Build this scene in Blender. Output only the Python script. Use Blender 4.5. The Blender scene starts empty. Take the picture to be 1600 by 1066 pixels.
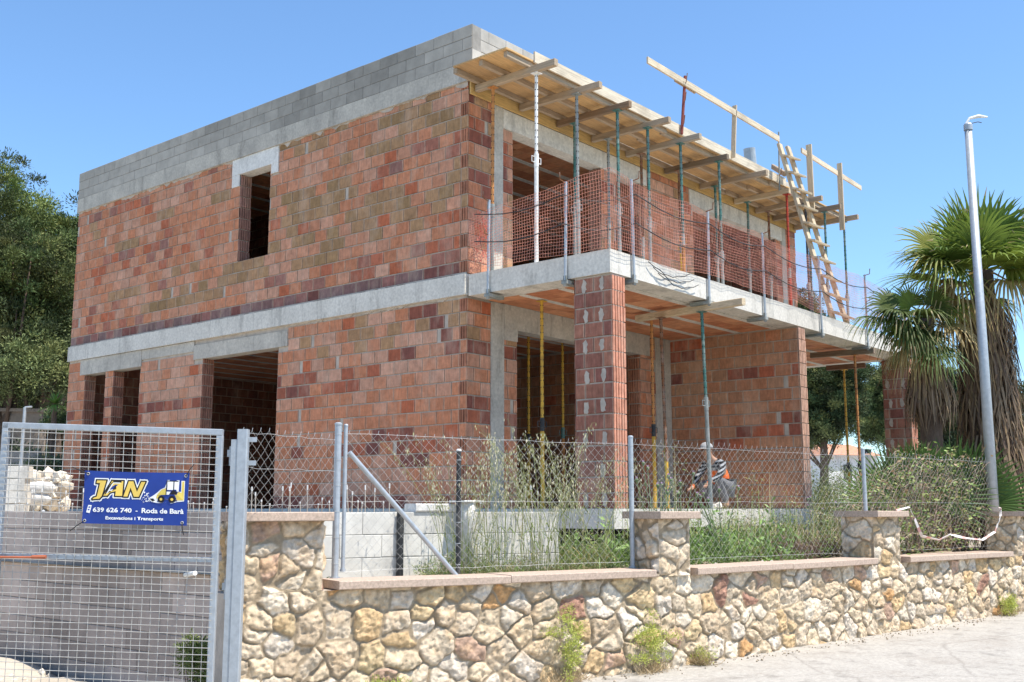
import bpy, math, random
import numpy as np
from mathutils import Vector, Matrix
random.seed(7); rng = np.random.default_rng(7)
R_ = math.radians
SC = bpy.context.scene; COL = SC.collection
# ------------------------------------------------------------------ camera, world, sun, exposure
# metres; x runs along the front of the house, y along its long side wall, z = 0 is the ground-floor slab
cd = bpy.data.cameras.new("camera"); cam = bpy.data.objects.new("camera", cd); COL.objects.link(cam)
cd.sensor_width = 36; cd.lens = 38.18; cd.clip_start = .05; cd.clip_end = 2000
cam.location = (-11.3, -7.86, 0); cam.rotation_euler = (R_(98.78), 0, R_(-49.9))
SC.camera = cam
SUN_AZ, SUN_EL = -76.0, 64.5
W = bpy.data.worlds.new("World"); SC.world = W; W.use_nodes = True
nt = W.node_tree; bg = nt.nodes['Background']
sky = nt.nodes.new('ShaderNodeTexSky'); sky.sky_type = 'NISHITA'; sky.sun_disc = False
sky.sun_elevation = R_(SUN_EL); sky.sun_rotation = R_(90 - SUN_AZ)
sky.altitude = 50; sky.air_density = 1.0; sky.dust_density = .35; sky.ozone_density = 2.2
tint = nt.nodes.new('ShaderNodeMix'); tint.data_type = 'RGBA'; tint.blend_type = 'MULTIPLY'; tint.inputs[0].default_value = 1; tint.inputs[7].default_value = (.81, .995, 1.12, 1)
nt.links.new(sky.outputs[0], tint.inputs[6]); nt.links.new(tint.outputs[2], bg.inputs[0]); bg.inputs[1].default_value = .15
sl = bpy.data.lights.new("sun", 'SUN'); sl.energy = 5.0; sl.angle = R_(.53); sl.color = (1, .94, .84)
so = bpy.data.objects.new("sun", sl); COL.objects.link(so); so.location = (0, -20, 30)
sd = Vector((math.cos(R_(SUN_AZ)) * math.cos(R_(SUN_EL)), math.sin(R_(SUN_AZ)) * math.cos(R_(SUN_EL)), math.sin(R_(SUN_EL))))
so.rotation_euler = sd.to_track_quat('Z', 'Y').to_euler()
SC.view_settings.view_transform = 'Standard'; SC.view_settings.look = 'None'
SC.view_settings.exposure = .55; SC.view_settings.gamma = 1
SC.render.engine = 'CYCLES'
SC.cycles.max_bounces = 8; SC.cycles.diffuse_bounces = 4; SC.cycles.transparent_max_bounces = 8

# ------------------------------------------------------------------ noise
def _h(ix, iy, s):
    n = (ix * 374761393 + iy * 668265263 + s * 974634777) & 0xffffffff
    n = ((n ^ (n >> 13)) * 1274126177) & 0xffffffff
    return ((n ^ (n >> 16)) & 0xffff) / 65535.0
def vn(x, y, s=0):
    x = np.asarray(x, float); y = np.asarray(y, float)
    ix = np.floor(x).astype(np.int64); iy = np.floor(y).astype(np.int64)
    fx = x - ix; fy = y - iy; fx = fx * fx * (3 - 2 * fx); fy = fy * fy * (3 - 2 * fy)
    a = _h(ix, iy, s); b = _h(ix + 1, iy, s); c = _h(ix, iy + 1, s); d = _h(ix + 1, iy + 1, s)
    return (a * (1 - fx) + b * fx) * (1 - fy) + (c * (1 - fx) + d * fx) * fy
def fbm(x, y, s=0, o=4):
    r = 0; a = .5; t = 0
    for k in range(o):
        r = r + a * vn(np.asarray(x) * 2 ** k + 17.3 * k, np.asarray(y) * 2 ** k + 5.1 * k, s + k); t += a; a *= .5
    return r / t
# ------------------------------------------------------------------ materials
def newmat(name):
    m = bpy.data.materials.new(name); m.use_nodes = True
    return m, m.node_tree, m.node_tree.nodes['Principled BSDF']
def N(t, typ, **k):
    n = t.nodes.new(typ)
    for a, b in k.items(): setattr(n, a, b)
    return n
def mixc(t, fac, a, b, blend='MIX'):
    n = N(t, 'ShaderNodeMix', data_type='RGBA', blend_type=blend)
    for idx, v in ((0, fac), (6, a), (7, b)):
        if isinstance(v, (int, float)): n.inputs[idx].default_value = v
        elif isinstance(v, tuple): n.inputs[idx].default_value = (*v[:3], 1)
        else: t.links.new(v, n.inputs[idx])
    return n.outputs[2]
def noise(t, co, scale, detail=4, rough=.6):
    n = N(t, 'ShaderNodeTexNoise'); n.inputs['Scale'].default_value = scale
    n.inputs['Detail'].default_value = detail; n.inputs['Roughness'].default_value = rough
    t.links.new(co, n.inputs['Vector']); return n.outputs['Fac']
def ramp(t, fac, *st):
    n = N(t, 'ShaderNodeValToRGB'); e = n.color_ramp.elements
    while len(e) < len(st): e.new(.5)
    for q, (p_, c) in zip(e, st):
        q.position = p_; q.color = (*c, 1) if isinstance(c, tuple) else (c, c, c, 1)
    t.links.new(fac, n.inputs[0]); return n.outputs[0]
def mapping(t, co, sc):
    n = N(t, 'ShaderNodeMapping'); n.inputs['Scale'].default_value = sc; t.links.new(co, n.inputs[0]); return n.outputs[0]
def bump(t, h, s, d, b, prev=None):
    n = N(t, 'ShaderNodeBump'); n.inputs['Strength'].default_value = s; n.inputs['Distance'].default_value = d
    t.links.new(h, n.inputs['Height'])
    if prev is not None: t.links.new(prev, n.inputs['Normal'])
    t.links.new(n.outputs[0], b.inputs['Normal']); return n.outputs[0]
def simple(name, c, rough=.8, metal=0, var=.25, scale=6, bs=.3, bd=.004, attr=False, stretch=None, dirt=None, spec=.3):
    m, t, b = newmat(name)
    co = N(t, 'ShaderNodeTexCoord').outputs['Object']
    if stretch: co = mapping(t, co, stretch)
    base = c
    if attr:
        a = N(t, 'ShaderNodeAttribute'); a.attribute_name = 'Col'; base = a.outputs['Color']
    f = noise(t, co, scale, 6, .65)
    lo, hi = 1 - var, 1 + var
    r = ramp(t, f, (.25, lo), (.75, hi))
    out = mixc(t, 1.0, base, r, 'MULTIPLY')
    if dirt:
        f2 = noise(t, co, scale * .35, 5, .7)
        out = mixc(t, ramp(t, f2, (.48, 0.), (.62, dirt[1])), out, dirt[0])
    t.links.new(out, b.inputs['Base Color']); b.inputs['Roughness'].default_value = rough
    b.inputs['Metallic'].default_value = metal; b.inputs['Specular IOR Level'].default_value = spec
    if bs: bump(t, noise(t, co, scale * 6, 4, .6), bs, bd, b)
    return m
M = {}
def brick_mat():
    m, t, b = newmat('hollow_clay_brick')
    tc = N(t, 'ShaderNodeTexCoord').outputs['Object']
    a = N(t, 'ShaderNodeAttribute'); a.attribute_name = 'Col'
    sx = N(t, 'ShaderNodeSeparateXYZ'); t.links.new(tc, sx.inputs[0])
    ad = N(t, 'ShaderNodeMath', operation='ADD'); t.links.new(sx.outputs[0], ad.inputs[0]); t.links.new(sx.outputs[1], ad.inputs[1])
    cb = N(t, 'ShaderNodeCombineXYZ'); t.links.new(ad.outputs[0], cb.inputs[0])
    wv = N(t, 'ShaderNodeTexWave'); wv.inputs['Scale'].default_value = 14; wv.inputs['Distortion'].default_value = .3
    t.links.new(cb.outputs[0], wv.inputs['Vector'])
    n1 = noise(t, mapping(t, tc, (1, 1, 1)), 9, 6, .7); n2 = noise(t, mapping(t, tc, (1, 1, .5)), 2.3, 6, .7)
    n3 = noise(t, mapping(t, tc, (14, 14, 2.5)), 2.5, 4, .6)
    o = mixc(t, 1.0, a.outputs['Color'], ramp(t, n1, (.25, .68), (.75, 1.3)), 'MULTIPLY')
    o = mixc(t, 1.0, o, ramp(t, n3, (.3, .8), (.7, 1.15)), 'MULTIPLY')
    o = mixc(t, .4, o, ramp(t, wv.outputs['Fac'], (.2, (.55, .5, .45)), (.6, (1, 1, 1))), 'MULTIPLY')
    o = mixc(t, ramp(t, n2, (.50, 0.), (.72, .38)), o, (.64, .49, .38))     # pale efflorescence and cement smears
    t.links.new(o, b.inputs['Base Color']); b.inputs['Roughness'].default_value = .9; b.inputs['Specular IOR Level'].default_value = .2
    p1 = bump(t, wv.outputs['Fac'], .5, .004, b); bump(t, n1, .4, .004, b, p1)
    return m
M['brick'] = brick_mat()
M['mortar'] = simple('cement_mortar', (.46, .40, .34), .95, scale=5, var=.3, bs=.6, bd=.006)
M['block'] = simple('concrete_block', (.3, .3, .3), .95, attr=True, scale=4, var=.2, bs=.5, bd=.004)
def conc(name, c, dark, amt=.6, stretch=None):
    m, t, b = newmat(name)
    co = N(t, 'ShaderNodeTexCoord').outputs['Object']
    f = noise(t, co, 1.6, 8, .7); f2 = noise(t, mapping(t, co, (1, 1, .22)), 3.2, 6, .75); f3 = noise(t, co, 24, 4, .6)
    o = mixc(t, ramp(t, f, (.35, 0.), (.68, amt)), c, dark)
    o = mixc(t, ramp(t, f2, (.52, 0.), (.72, .7)), o, tuple(x * .5 for x in dark))
    o = mixc(t, 1.0, o, ramp(t, f3, (.3, .82), (.7, 1.12)), 'MULTIPLY')
    t.links.new(o, b.inputs['Base Color']); b.inputs['Roughness'].default_value = .92; b.inputs['Specular IOR Level'].default_value = .25
    p1 = bump(t, f3, .5, .004, b); bump(t, f, .5, .012, b, p1)
    return m
M['concrete'] = conc('cast_concrete', (.56, .52, .45), (.34, .315, .28), .75)
M['concrete_white'] = conc('pale_cast_concrete', (.70, .665, .60), (.50, .475, .43), .6)
M['plaster'] = conc('white_plaster', (.74, .72, .68), (.58, .56, .52), .4)
M['pave'] = conc('pale_pavement', (.42, .39, .345), (.36, .33, .29), .6)
M['ceramic'] = simple('ceiling_ceramic', (.52, .24, .12), .9, attr=True, scale=8, var=.25)
M['coping'] = simple('pink_coping_stone', (.46, .35, .275), .9, scale=50, var=.35, bs=.5, bd=.003)
M['stone'] = simple('field_stone', (.5, .5, .5), .95, attr=True, scale=22, var=.28, bs=.9, bd=.012, spec=.2)
M['galv'] = simple('galvanised_steel', (.40, .43, .46), .5, .4, scale=18, var=.18, bs=.1, spec=.5)
M['wire'] = simple('galvanised_wire', (.46, .47, .47), .5, .3, scale=30, var=.3, bs=0)
M['wirelight'] = simple('pale_wire', (.42, .41, .385), .5, .2, scale=30, var=.2, bs=0)
M['white'] = simple('white_paint', (.78, .77, .74), .6, scale=20, var=.1, dirt=((.45, .42, .36), .6))
M['green'] = simple('green_paint', (.035, .14, .12), .55, scale=10, var=.3, dirt=((.32, .33, .3), .7), spec=.5)
M['dark'] = simple('dark_sleeve', (.03, .032, .035), .6, scale=12, var=.3, dirt=((.15, .14, .12), .5))
M['yellow'] = simple('yellow_paint', (.60, .36, .05), .6, scale=12, var=.25, dirt=((.22, .13, .06), .6))
M['orange'] = simple('rusty_orange_paint', (.50, .22, .07), .7, scale=12, var=.25, dirt=((.22, .10, .05), .7))
M['red'] = simple('red_paint', (.42, .045, .025), .6, scale=12, var=.25, dirt=((.25, .1, .06), .5))
M['rust'] = simple('rust', (.20, .09, .045), .9, scale=14, var=.4, dirt=((.36, .32, .28), .5))
M['rustred'] = simple('dark_red_paint', (.20, .045, .035), .7, scale=14, var=.3)
M['oldgreen'] = simple('grey_worn_paint', (.22, .24, .23), .6, scale=10, var=.3, dirt=((.42, .41, .38), .6))
def wood(name, st):
    m, t, b = newmat(name)
    co = N(t, 'ShaderNodeTexCoord').outputs['Object']
    a = N(t, 'ShaderNodeAttribute'); a.attribute_name = 'Col'
    g = noise(t, mapping(t, co, st), 3, 6, .7); g2 = noise(t, co, 1.8, 4, .6)
    o = mixc(t, 1.0, a.outputs['Color'], ramp(t, g, (.28, .62), (.72, 1.28)), 'MULTIPLY')
    o = mixc(t, ramp(t, g2, (.5, 0.), (.7, .35)), o, (.2, .16, .12))
    t.links.new(o, b.inputs['Base Color']); b.inputs['Roughness'].default_value = .85; b.inputs['Specular IOR Level'].default_value = .25
    bump(t, g, .5, .004, b); return m
M['wood_x'] = wood('timber_along_x', (1, 16, 16)); M['wood_y'] = wood('timber_along_y', (16, 1, 16)); M['wood_z'] = wood('timber_upright', (16, 16, 1))
M['net'] = simple('orange_net_plastic', (.74, .33, .25), .6, scale=3, var=.25, bs=0)
M['soil'] = simple('soil', (.30, .24, .17), .95, scale=3, var=.4, bs=.9, bd=.03, dirt=((.5, .45, .37), .8))
M['bark'] = simple('bark', (.16, .11, .08), .95, scale=8, var=.4, bs=.9, bd=.03, stretch=(3, 3, .6))
M['plain'] = simple('painted_colour', (.5, .5, .5), .6, attr=True, scale=15, var=.08, bs=0)
M['matte'] = simple('matte_colour', (.5, .5, .5), .9, attr=True, scale=15, var=.25, bs=.3)
M['black'] = simple('black_rubber_and_hole_shade', (.02, .02, .02), .6, scale=15, var=.3, bs=0)
M['blackwall'] = simple('void_shade_black_sheet', (.03, .03, .035), .6, scale=4, var=.5, bs=.6, bd=.03)
def leafmat(name, trans=.25, rough=.55):
    m, t, b = newmat(name)
    a = N(t, 'ShaderNodeAttribute'); a.attribute_name = 'Col'
    t.links.new(a.outputs['Color'], b.inputs['Base Color']); b.inputs['Roughness'].default_value = rough
    b.inputs['Specular IOR Level'].default_value = .35
    tr = N(t, 'ShaderNodeBsdfTranslucent'); t.links.new(a.outputs['Color'], tr.inputs[0])
    mx = N(t, 'ShaderNodeMixShader'); mx.inputs[0].default_value = trans
    t.links.new(b.outputs[0], mx.inputs[1]); t.links.new(tr.outputs[0], mx.inputs[2])
    t.links.new(mx.outputs[0], t.nodes['Material Output'].inputs[0]); return m
M['pine'] = leafmat('pine_needles', .08, .7); M['leaf'] = leafmat('foliage'); M['dry'] = leafmat('dry_leaf', .15, .8)
# ------------------------------------------------------------------ mesh building
class MB:
    def __init__(s): s.v = []; s.f = []; s.c = []; s.m = []
    def add(s, vs, fs, col=(.5, .5, .5), mi=0):
        o = len(s.v); s.v.extend([tuple(q) for q in vs])
        for q in fs: s.f.append([o + i for i in q]); s.c.append(col); s.m.append(mi)
    def box(s, a, b, col=(.5, .5, .5), mi=0):
        x0, y0, z0 = [min(p, q) for p, q in zip(a, b)]; x1, y1, z1 = [max(p, q) for p, q in zip(a, b)]
        s.add([(x0, y0, z0), (x1, y0, z0), (x1, y1, z0), (x0, y1, z0), (x0, y0, z1), (x1, y0, z1), (x1, y1, z1), (x0, y1, z1)],
              [(0, 3, 2, 1), (4, 5, 6, 7), (0, 1, 5, 4), (1, 2, 6, 5), (2, 3, 7, 6), (3, 0, 4, 7)], col, mi)
    def bar(s, a, b, w, h, up=(0, 0, 1), col=(.5, .5, .5), mi=0, bev=0):
        a = Vector(a); b = Vector(b); d = (b - a).normalized(); up = Vector(up)
        if abs(d.dot(up)) > .98: up = Vector((1, 0, 0))
        r = d.cross(up).normalized(); u = r.cross(d).normalized()
        if bev:
            pr = [(-w/2+bev, -h/2), (w/2-bev, -h/2), (w/2, -h/2+bev), (w/2, h/2-bev), (w/2-bev, h/2), (-w/2+bev, h/2), (-w/2, h/2-bev), (-w/2, -h/2+bev)]
        else: pr = [(-w/2, -h/2), (w/2, -h/2), (w/2, h/2), (-w/2, h/2)]
        n = len(pr); vs = [a + r*x + u*y for x, y in pr] + [b + r*x + u*y for x, y in pr]
        s.add(vs, [tuple(range(n))[::-1], tuple(range(n, 2*n))] + [(i, (i+1) % n, n+(i+1) % n, n+i) for i in range(n)], col, mi)
    def tube(s, pts, rad, n=8, col=(.5, .5, .5), mi=0, cap=True):
        pts = [Vector(p) for p in pts]; rs = rad if isinstance(rad, (list, tuple)) else [rad]*len(pts)
        vs = []; prev = None
        for i, p in enumerate(pts):
            d = ((pts[min(i+1, len(pts)-1)] - pts[max(i-1, 0)])).normalized()
            if prev is None:
                x = d.cross(Vector((0, 0, 1)));
                if x.length < .05: x = d.cross(Vector((1, 0, 0)))
            else: x = prev - d*prev.dot(d)
            x.normalize(); prev = x; y = d.cross(x)
            vs += [p + (x*math.cos(2*math.pi*k/n) + y*math.sin(2*math.pi*k/n))*rs[i] for k in range(n)]
        fs = [(i*n+k, i*n+(k+1) % n, (i+1)*n+(k+1) % n, (i+1)*n+k) for i in range(len(pts)-1) for k in range(n)]
        if cap: fs += [tuple(range(n))[::-1], tuple(range((len(pts)-1)*n, len(pts)*n))]
        s.add(vs, fs, col, mi)
    def build(s, name, mats, parent=None, smooth=False, label=None):
        if not isinstance(mats, (list, tuple)): mats = [mats]
        me = bpy.data.meshes.new(name)
        org = parent_loc(parent)
        nv = len(s.v); co = (np.array(s.v, float).reshape(-1, 3) - np.array(org))
        base = None
        if parent is None:
            mn = co.min(0); mx = co.max(0); base = np.array([(mn[0]+mx[0])/2, (mn[1]+mx[1])/2, mn[2]]); co = co - base
        ls = np.array([len(f) for f in s.f]); st = np.concatenate([[0], np.cumsum(ls)[:-1]])
        me.vertices.add(nv); me.vertices.foreach_set('co', co.ravel())
        me.loops.add(int(ls.sum())); me.loops.foreach_set('vertex_index', np.concatenate([np.array(f) for f in s.f]).astype(np.int32))
        me.polygons.add(len(ls)); me.polygons.foreach_set('loop_start', st.astype(np.int32)); 
        me.polygons.foreach_set('material_index', np.array(s.m, np.int32))
        me.update(calc_edges=True); me.validate()
        at = me.color_attributes.new('Col', 'FLOAT_COLOR', 'CORNER')
        cc = np.ones((len(s.c), 4)); cc[:, :3] = np.array(s.c)[:, :3]
        if len(me.loops) == int(ls.sum()): at.data.foreach_set('color', np.repeat(cc, ls, axis=0).ravel())
        me.polygons.foreach_set('use_smooth', np.full(len(me.polygons), bool(smooth)))
        for m in mats: me.materials.append(m)
        o = bpy.data.objects.new(name, me); COL.objects.link(o)
        if parent is not None: o.parent = parent
        else: o.location = base
        if label: o['label'] = label
        return o
def parent_loc(p):
    l = np.zeros(3)
    while p is not None: l = l + np.array(p.location); p = p.parent
    return l
def np_mesh(name, V, F, mats, cols=None, parent=None, smooth=False, vcol=False):
    """V (n,3), F (m,k) same-size faces; cols per face, or per vertex when vcol"""
    me = bpy.data.meshes.new(name); V = np.asarray(V, float) - parent_loc(parent); base = None
    if parent is None:
        mn = V.min(0); mx = V.max(0); base = np.array([(mn[0]+mx[0])/2, (mn[1]+mx[1])/2, mn[2]]); V = V - base
    F = np.asarray(F, np.int32); k = F.shape[1]
    me.vertices.add(len(V)); me.vertices.foreach_set('co', V.ravel())
    me.loops.add(F.size); me.loops.foreach_set('vertex_index', F.ravel())
    me.polygons.add(len(F)); me.polygons.foreach_set('loop_start', np.arange(0, F.size, k, dtype=np.int32))
    me.update(calc_edges=True)
    if cols is not None:
        cols = np.asarray(cols); at = me.color_attributes.new('Col', 'FLOAT_COLOR', 'POINT' if vcol else 'CORNER')
        c4 = np.ones((len(cols), 4)); c4[:, :3] = cols
        at.data.foreach_set('color', (c4 if vcol else np.repeat(c4, k, axis=0)).ravel())
    me.polygons.foreach_set('use_smooth', np.full(len(F), bool(smooth)))
    for m in (mats if isinstance(mats, (list, tuple)) else [mats]): me.materials.append(m)
    o = bpy.data.objects.new(name, me); COL.objects.link(o)
    if parent is not None: o.parent = parent
    else: o.location = base
    return o
def tag(o, label=None, cat=None, group=None, kind=None):
    if label: o['label'] = label
    if cat: o['category'] = cat
    if group: o['group'] = group
    if kind: o['kind'] = kind
    return o
def thing(name, loc, label, cat, group=None):
    o = bpy.data.objects.new(name, None); COL.objects.link(o); o.location = loc; o.empty_display_size = .2
    return tag(o, label, cat, group)
def vary(c, a=.15):
    k = 1 + random.uniform(-a, a); return tuple(x*k for x in c)
WOODC = (.40, .31, .22); WOODL = (.56, .45, .31); WOODD = (.27, .20, .14)

# ================================================================== SETTING
def street(x): return -1.44 + .016*np.clip(x, -16, 16)
FEN = [(-5.37, -1.02), (-2.47, -1.95), (1.43, -2.67), (4.4, -3.2)]          # fence line on the wall
WL = [(-6.40, -1.01), (-5.46, -1.31), (-2.55, -2.25), (1.38, -2.97), (4.45, -3.51)]   # front of stone wall
def wall_y(x):
    xs = [q[0] for q in WL]; ys = [q[1] for q in WL]
    return np.interp(x, xs, ys)
def ground():
    xs = np.concatenate([[-900, -300, -120, -60, -35, -25], np.arange(-20, -5.15, .2), [-5.1, -4.98], np.arange(-4.5, 12, .5), [14, 18, 25, 40, 80, 200, 500, 900]])
    ys = np.concatenate([[-900, -300, -120, -60, -30, -18, -12], np.arange(-9, 22, .25), [24, 28, 35, 50, 80, 160, 400, 900]])
    X, Y = np.meshgrid(xs, ys, indexing='ij')
    s = street(X)
    yy = np.clip(Y, -20, 30)
    up = np.interp(yy, [-1.4, .3, 1.5, 2.8, 3.6, 4.5, 5.5, 6.3, 7.5, 10, 14, 17, 22], [-1.56, -1.80, -1.90, -1.85, -1.80, -1.76, -1.74, -1.2, -.75, -.35, .1, .62, .9])
    ramp_ = (X < -5.05) & (Y > -1.4)
    Z = np.where(ramp_, up, s)
    edge = np.clip((-9.5 - X)/3, 0, 1); Z = np.where(ramp_ & (Y < 6), up + edge*.15*np.clip((Y+1.4)/3, 0, 1), Z)
    Z = Z + np.where(ramp_, (fbm(X*1.3, Y*1.3, 3)-.5)*.22*np.clip((Y+1.4)/2, 0, 1), (fbm(X*.8, Y*.8, 4)-.5)*.02)
    Z = Z + np.where(ramp_, (fbm(X*5, Y*5, 61)-.5)*.10, 0); Z = np.where((X > -5.05) & (Y > -.6), -2.1, Z)
    n, m = X.shape; V = np.stack([X, Y, Z], -1).reshape(-1, 3)
    i, j = np.meshgrid(np.arange(n-1), np.arange(m-1), indexing='ij'); a = (i*m + j).ravel()
    F = np.stack([a, a+m, a+m+1, a+1], -1)
    t = fbm(X*.9, Y*.9, 9)[..., None]
    C = (np.array([.40, .34, .26])*(1-t) + np.array([.50, .44, .36])*t)
    far = np.clip((np.hypot(X, Y)-35)/20, 0, 1)[..., None]; C = C*(1-far) + np.array([.14, .16, .08])*far
    o = np_mesh('ground', V, F, M['sand'], C.reshape(-1, 3), smooth=True, vcol=True); tag(o, kind='structure')
M['sand'] = simple('sandy_ground', (.5, .5, .5), .95, attr=True, scale=3, var=.22, bs=.8, bd=.02)
ground()
def pave_mat():
    m = M['pave']; t = m.node_tree; b = t.nodes['Principled BSDF']; co = N(t, 'ShaderNodeTexCoord').outputs['Object']; old = b.inputs['Base Color'].links[0].from_socket
    nz = N(t, 'ShaderNodeTexNoise'); nz.inputs['Scale'].default_value = 2.5; nz.inputs['Detail'].default_value = 6; t.links.new(co, nz.inputs['Vector'])
    w = mixc(t, .12, co, nz.outputs['Color']); v = N(t, 'ShaderNodeTexVoronoi', feature='DISTANCE_TO_EDGE'); v.inputs['Scale'].default_value = .3; t.links.new(w, v.inputs['Vector'])
    o = mixc(t, ramp(t, v.outputs['Distance'], (.0, .35), (.005, 0.)), old, (.16, .14, .12))
    o = mixc(t, ramp(t, noise(t, mapping(t, co, (1, 1, 1)), 1.1, 8, .75), (.5, 0.), (.72, .45)), o, (.24, .20, .16))
    o = mixc(t, 1.0, o, ramp(t, noise(t, co, 90, 3, .6), (.3, .82), (.7, 1.15)), 'MULTIPLY'); t.links.new(o, b.inputs['Base Color'])
pave_mat()
def pavement():
    xs = np.concatenate([np.arange(-6.3, 5, .15), [6, 8, 12, 20, 40]]); T = np.array([0, .12, .3, .6, 1.0, 1.6, 2.4, 3.4, 5, 8, 12.])
    V = []
    for x in xs:
        y0 = wall_y(x) + .06
        for t_ in T: V.append((x + t_*-.2, y0 - t_, float(street(x)) + .018 + (.012*math.exp(-t_*6)) + (vn(x*2, t_*3, 5)-.5)*.008))
    n, m = len(xs), len(T); i, j = np.meshgrid(np.arange(n-1), np.arange(m-1), indexing='ij'); a = (i*m+j).ravel()
    o = np_mesh('pavement', V, np.stack([a, a+1, a+m+1, a+m], -1), M['pave'], smooth=True); tag(o, kind='structure')
pavement()
def garden():
    xs = np.concatenate([np.arange(-5.1, 14, .16), [16, 20, 30, 60]]); T = np.concatenate([np.arange(0, 5, .16), [6, 8, 12, 20, 40]])
    V = []
    for x in xs:
        y0 = np.interp(x, [-6, -5.37, -2.47, 1.43, 4.4, 60], [-.87, -1.07, -2.0, -2.72, -3.25, -13]) - .02
        for t_ in T:
            y = y0 + t_; z = -.615 + (fbm(x*2, y*2, 2)-.5)*.10*min(1, t_*2+.1)
            if x > 6.3: z += min(.45, (x-6.3)*.15)*min(1, t_/2)
            if x < -1 and y > .3: z = -.62
            V.append((x, y, z))
    n, m = len(xs), len(T); i, j = np.meshgrid(np.arange(n-1), np.arange(m-1), indexing='ij'); a = (i*m+j).ravel()
    o = np_mesh('garden_soil', V, np.stack([a, a+m, a+m+1, a+1], -1), M['soil'], smooth=True); tag(o, kind='structure')
garden()
K0 = (-5.03, -.40); KD = (math.cos(R_(-17.7)), math.sin(R_(-17.7))); KL = 2.52
KE = (K0[0] + KD[0]*KL, K0[1] + KD[1]*KL)
def terrace():
    b = MB(); pts = [(-4.95, -.30), (KE[0]-.1, KE[1]+.12), (KE[0]-.1, 1.2), (-.02, 1.2), (-.02, 14.0), (-4.95, 14.0)]
    top = -.09; n = len(pts)
    b.add([(x, y, top) for x, y in pts] + [(x, y, -2.1) for x, y in pts], [tuple(range(n))] + [(i, n+i, n+(i+1) % n, (i+1) % n) for i in range(n)], (.50, .43, .34))  # fill coloured bright so that it bounces warm light onto the side wall
    tag(b.build('terrace_fill', M['sand']), kind='structure')
    b = MB(); b.box((-4.9, 14.0, -1.8), (60, 120, -.12)); b.box((11.3, 3, -1.8), (60, 13.98, -.14)); b.box((5.95, 6, -1.8), (11.28, 13.98, -.16))
    tag(b.build('back_ground', M['sand']), kind='structure')
terrace()

# ================================================================== MASONRY HELPERS
def lerp3(a, b, t): t = min(1, max(0, t)); return tuple(x*(1-t)+y*t for x, y in zip(a, b))
def brick_col(u, z, zone):
    c1 = float(fbm(u*.45+3, z*.8+7, 11, 3)); c2 = float(fbm(u*.33+9, z*2.1+1, 21, 3)); r = random.random(); r2 = random.random()
    orange = (.56, .23, .125); pink = (.60, .335, .235); tan = (.43, .25, .135); olive = (.31, .195, .095); maroon = (.22, .085, .07); deep = (.50, .15, .075)
    base = lerp3(orange, pink, (c1-.35)*1.8 + (r-.5)*1.5)
    if zone == 'upper':
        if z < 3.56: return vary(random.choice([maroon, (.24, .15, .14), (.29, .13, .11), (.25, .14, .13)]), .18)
        if c2 > .58 and r2 < .5: base = lerp3(tan, olive, r*1.2-.3)
        elif c2 > .52 and r2 < .25: base = tan
        elif c2 < .42 and r2 < .30: base = lerp3(deep, (.32, .16, .13), r)
        if r2 > .95: base = deep
    elif zone == 'dark': base = lerp3((.30, .13, .085), (.2, .09, .07), r)  # inner walls: indoor dimness put into a darker brick colour
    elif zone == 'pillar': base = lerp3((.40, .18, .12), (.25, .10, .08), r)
    elif zone == 'cross':
        base = lerp3((.50, .22, .12), (.46, .27, .17), r*.8 + c1 - .5)
        if c2 < .43 and r2 < .5: base = lerp3(maroon, deep, r)
    else:
        if c2 < .43 and r2 < .7: base = lerp3(maroon, deep, r*.8)
        if z > 2.3 and u < 9 and r2 < .22: base = tan
        if r2 > .96: base = deep
    return vary(base, .10)
def hole_cut(segs, holes):
    for h0, h1 in holes:
        out = []
        for a, b in segs:
            if h1 <= a or h0 >= b: out.append((a, b)); continue
            if h0 - a > .03: out.append((a, h0))
            if b - h1 > .03: out.append((h1, b))
        segs = out
    return segs
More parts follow.
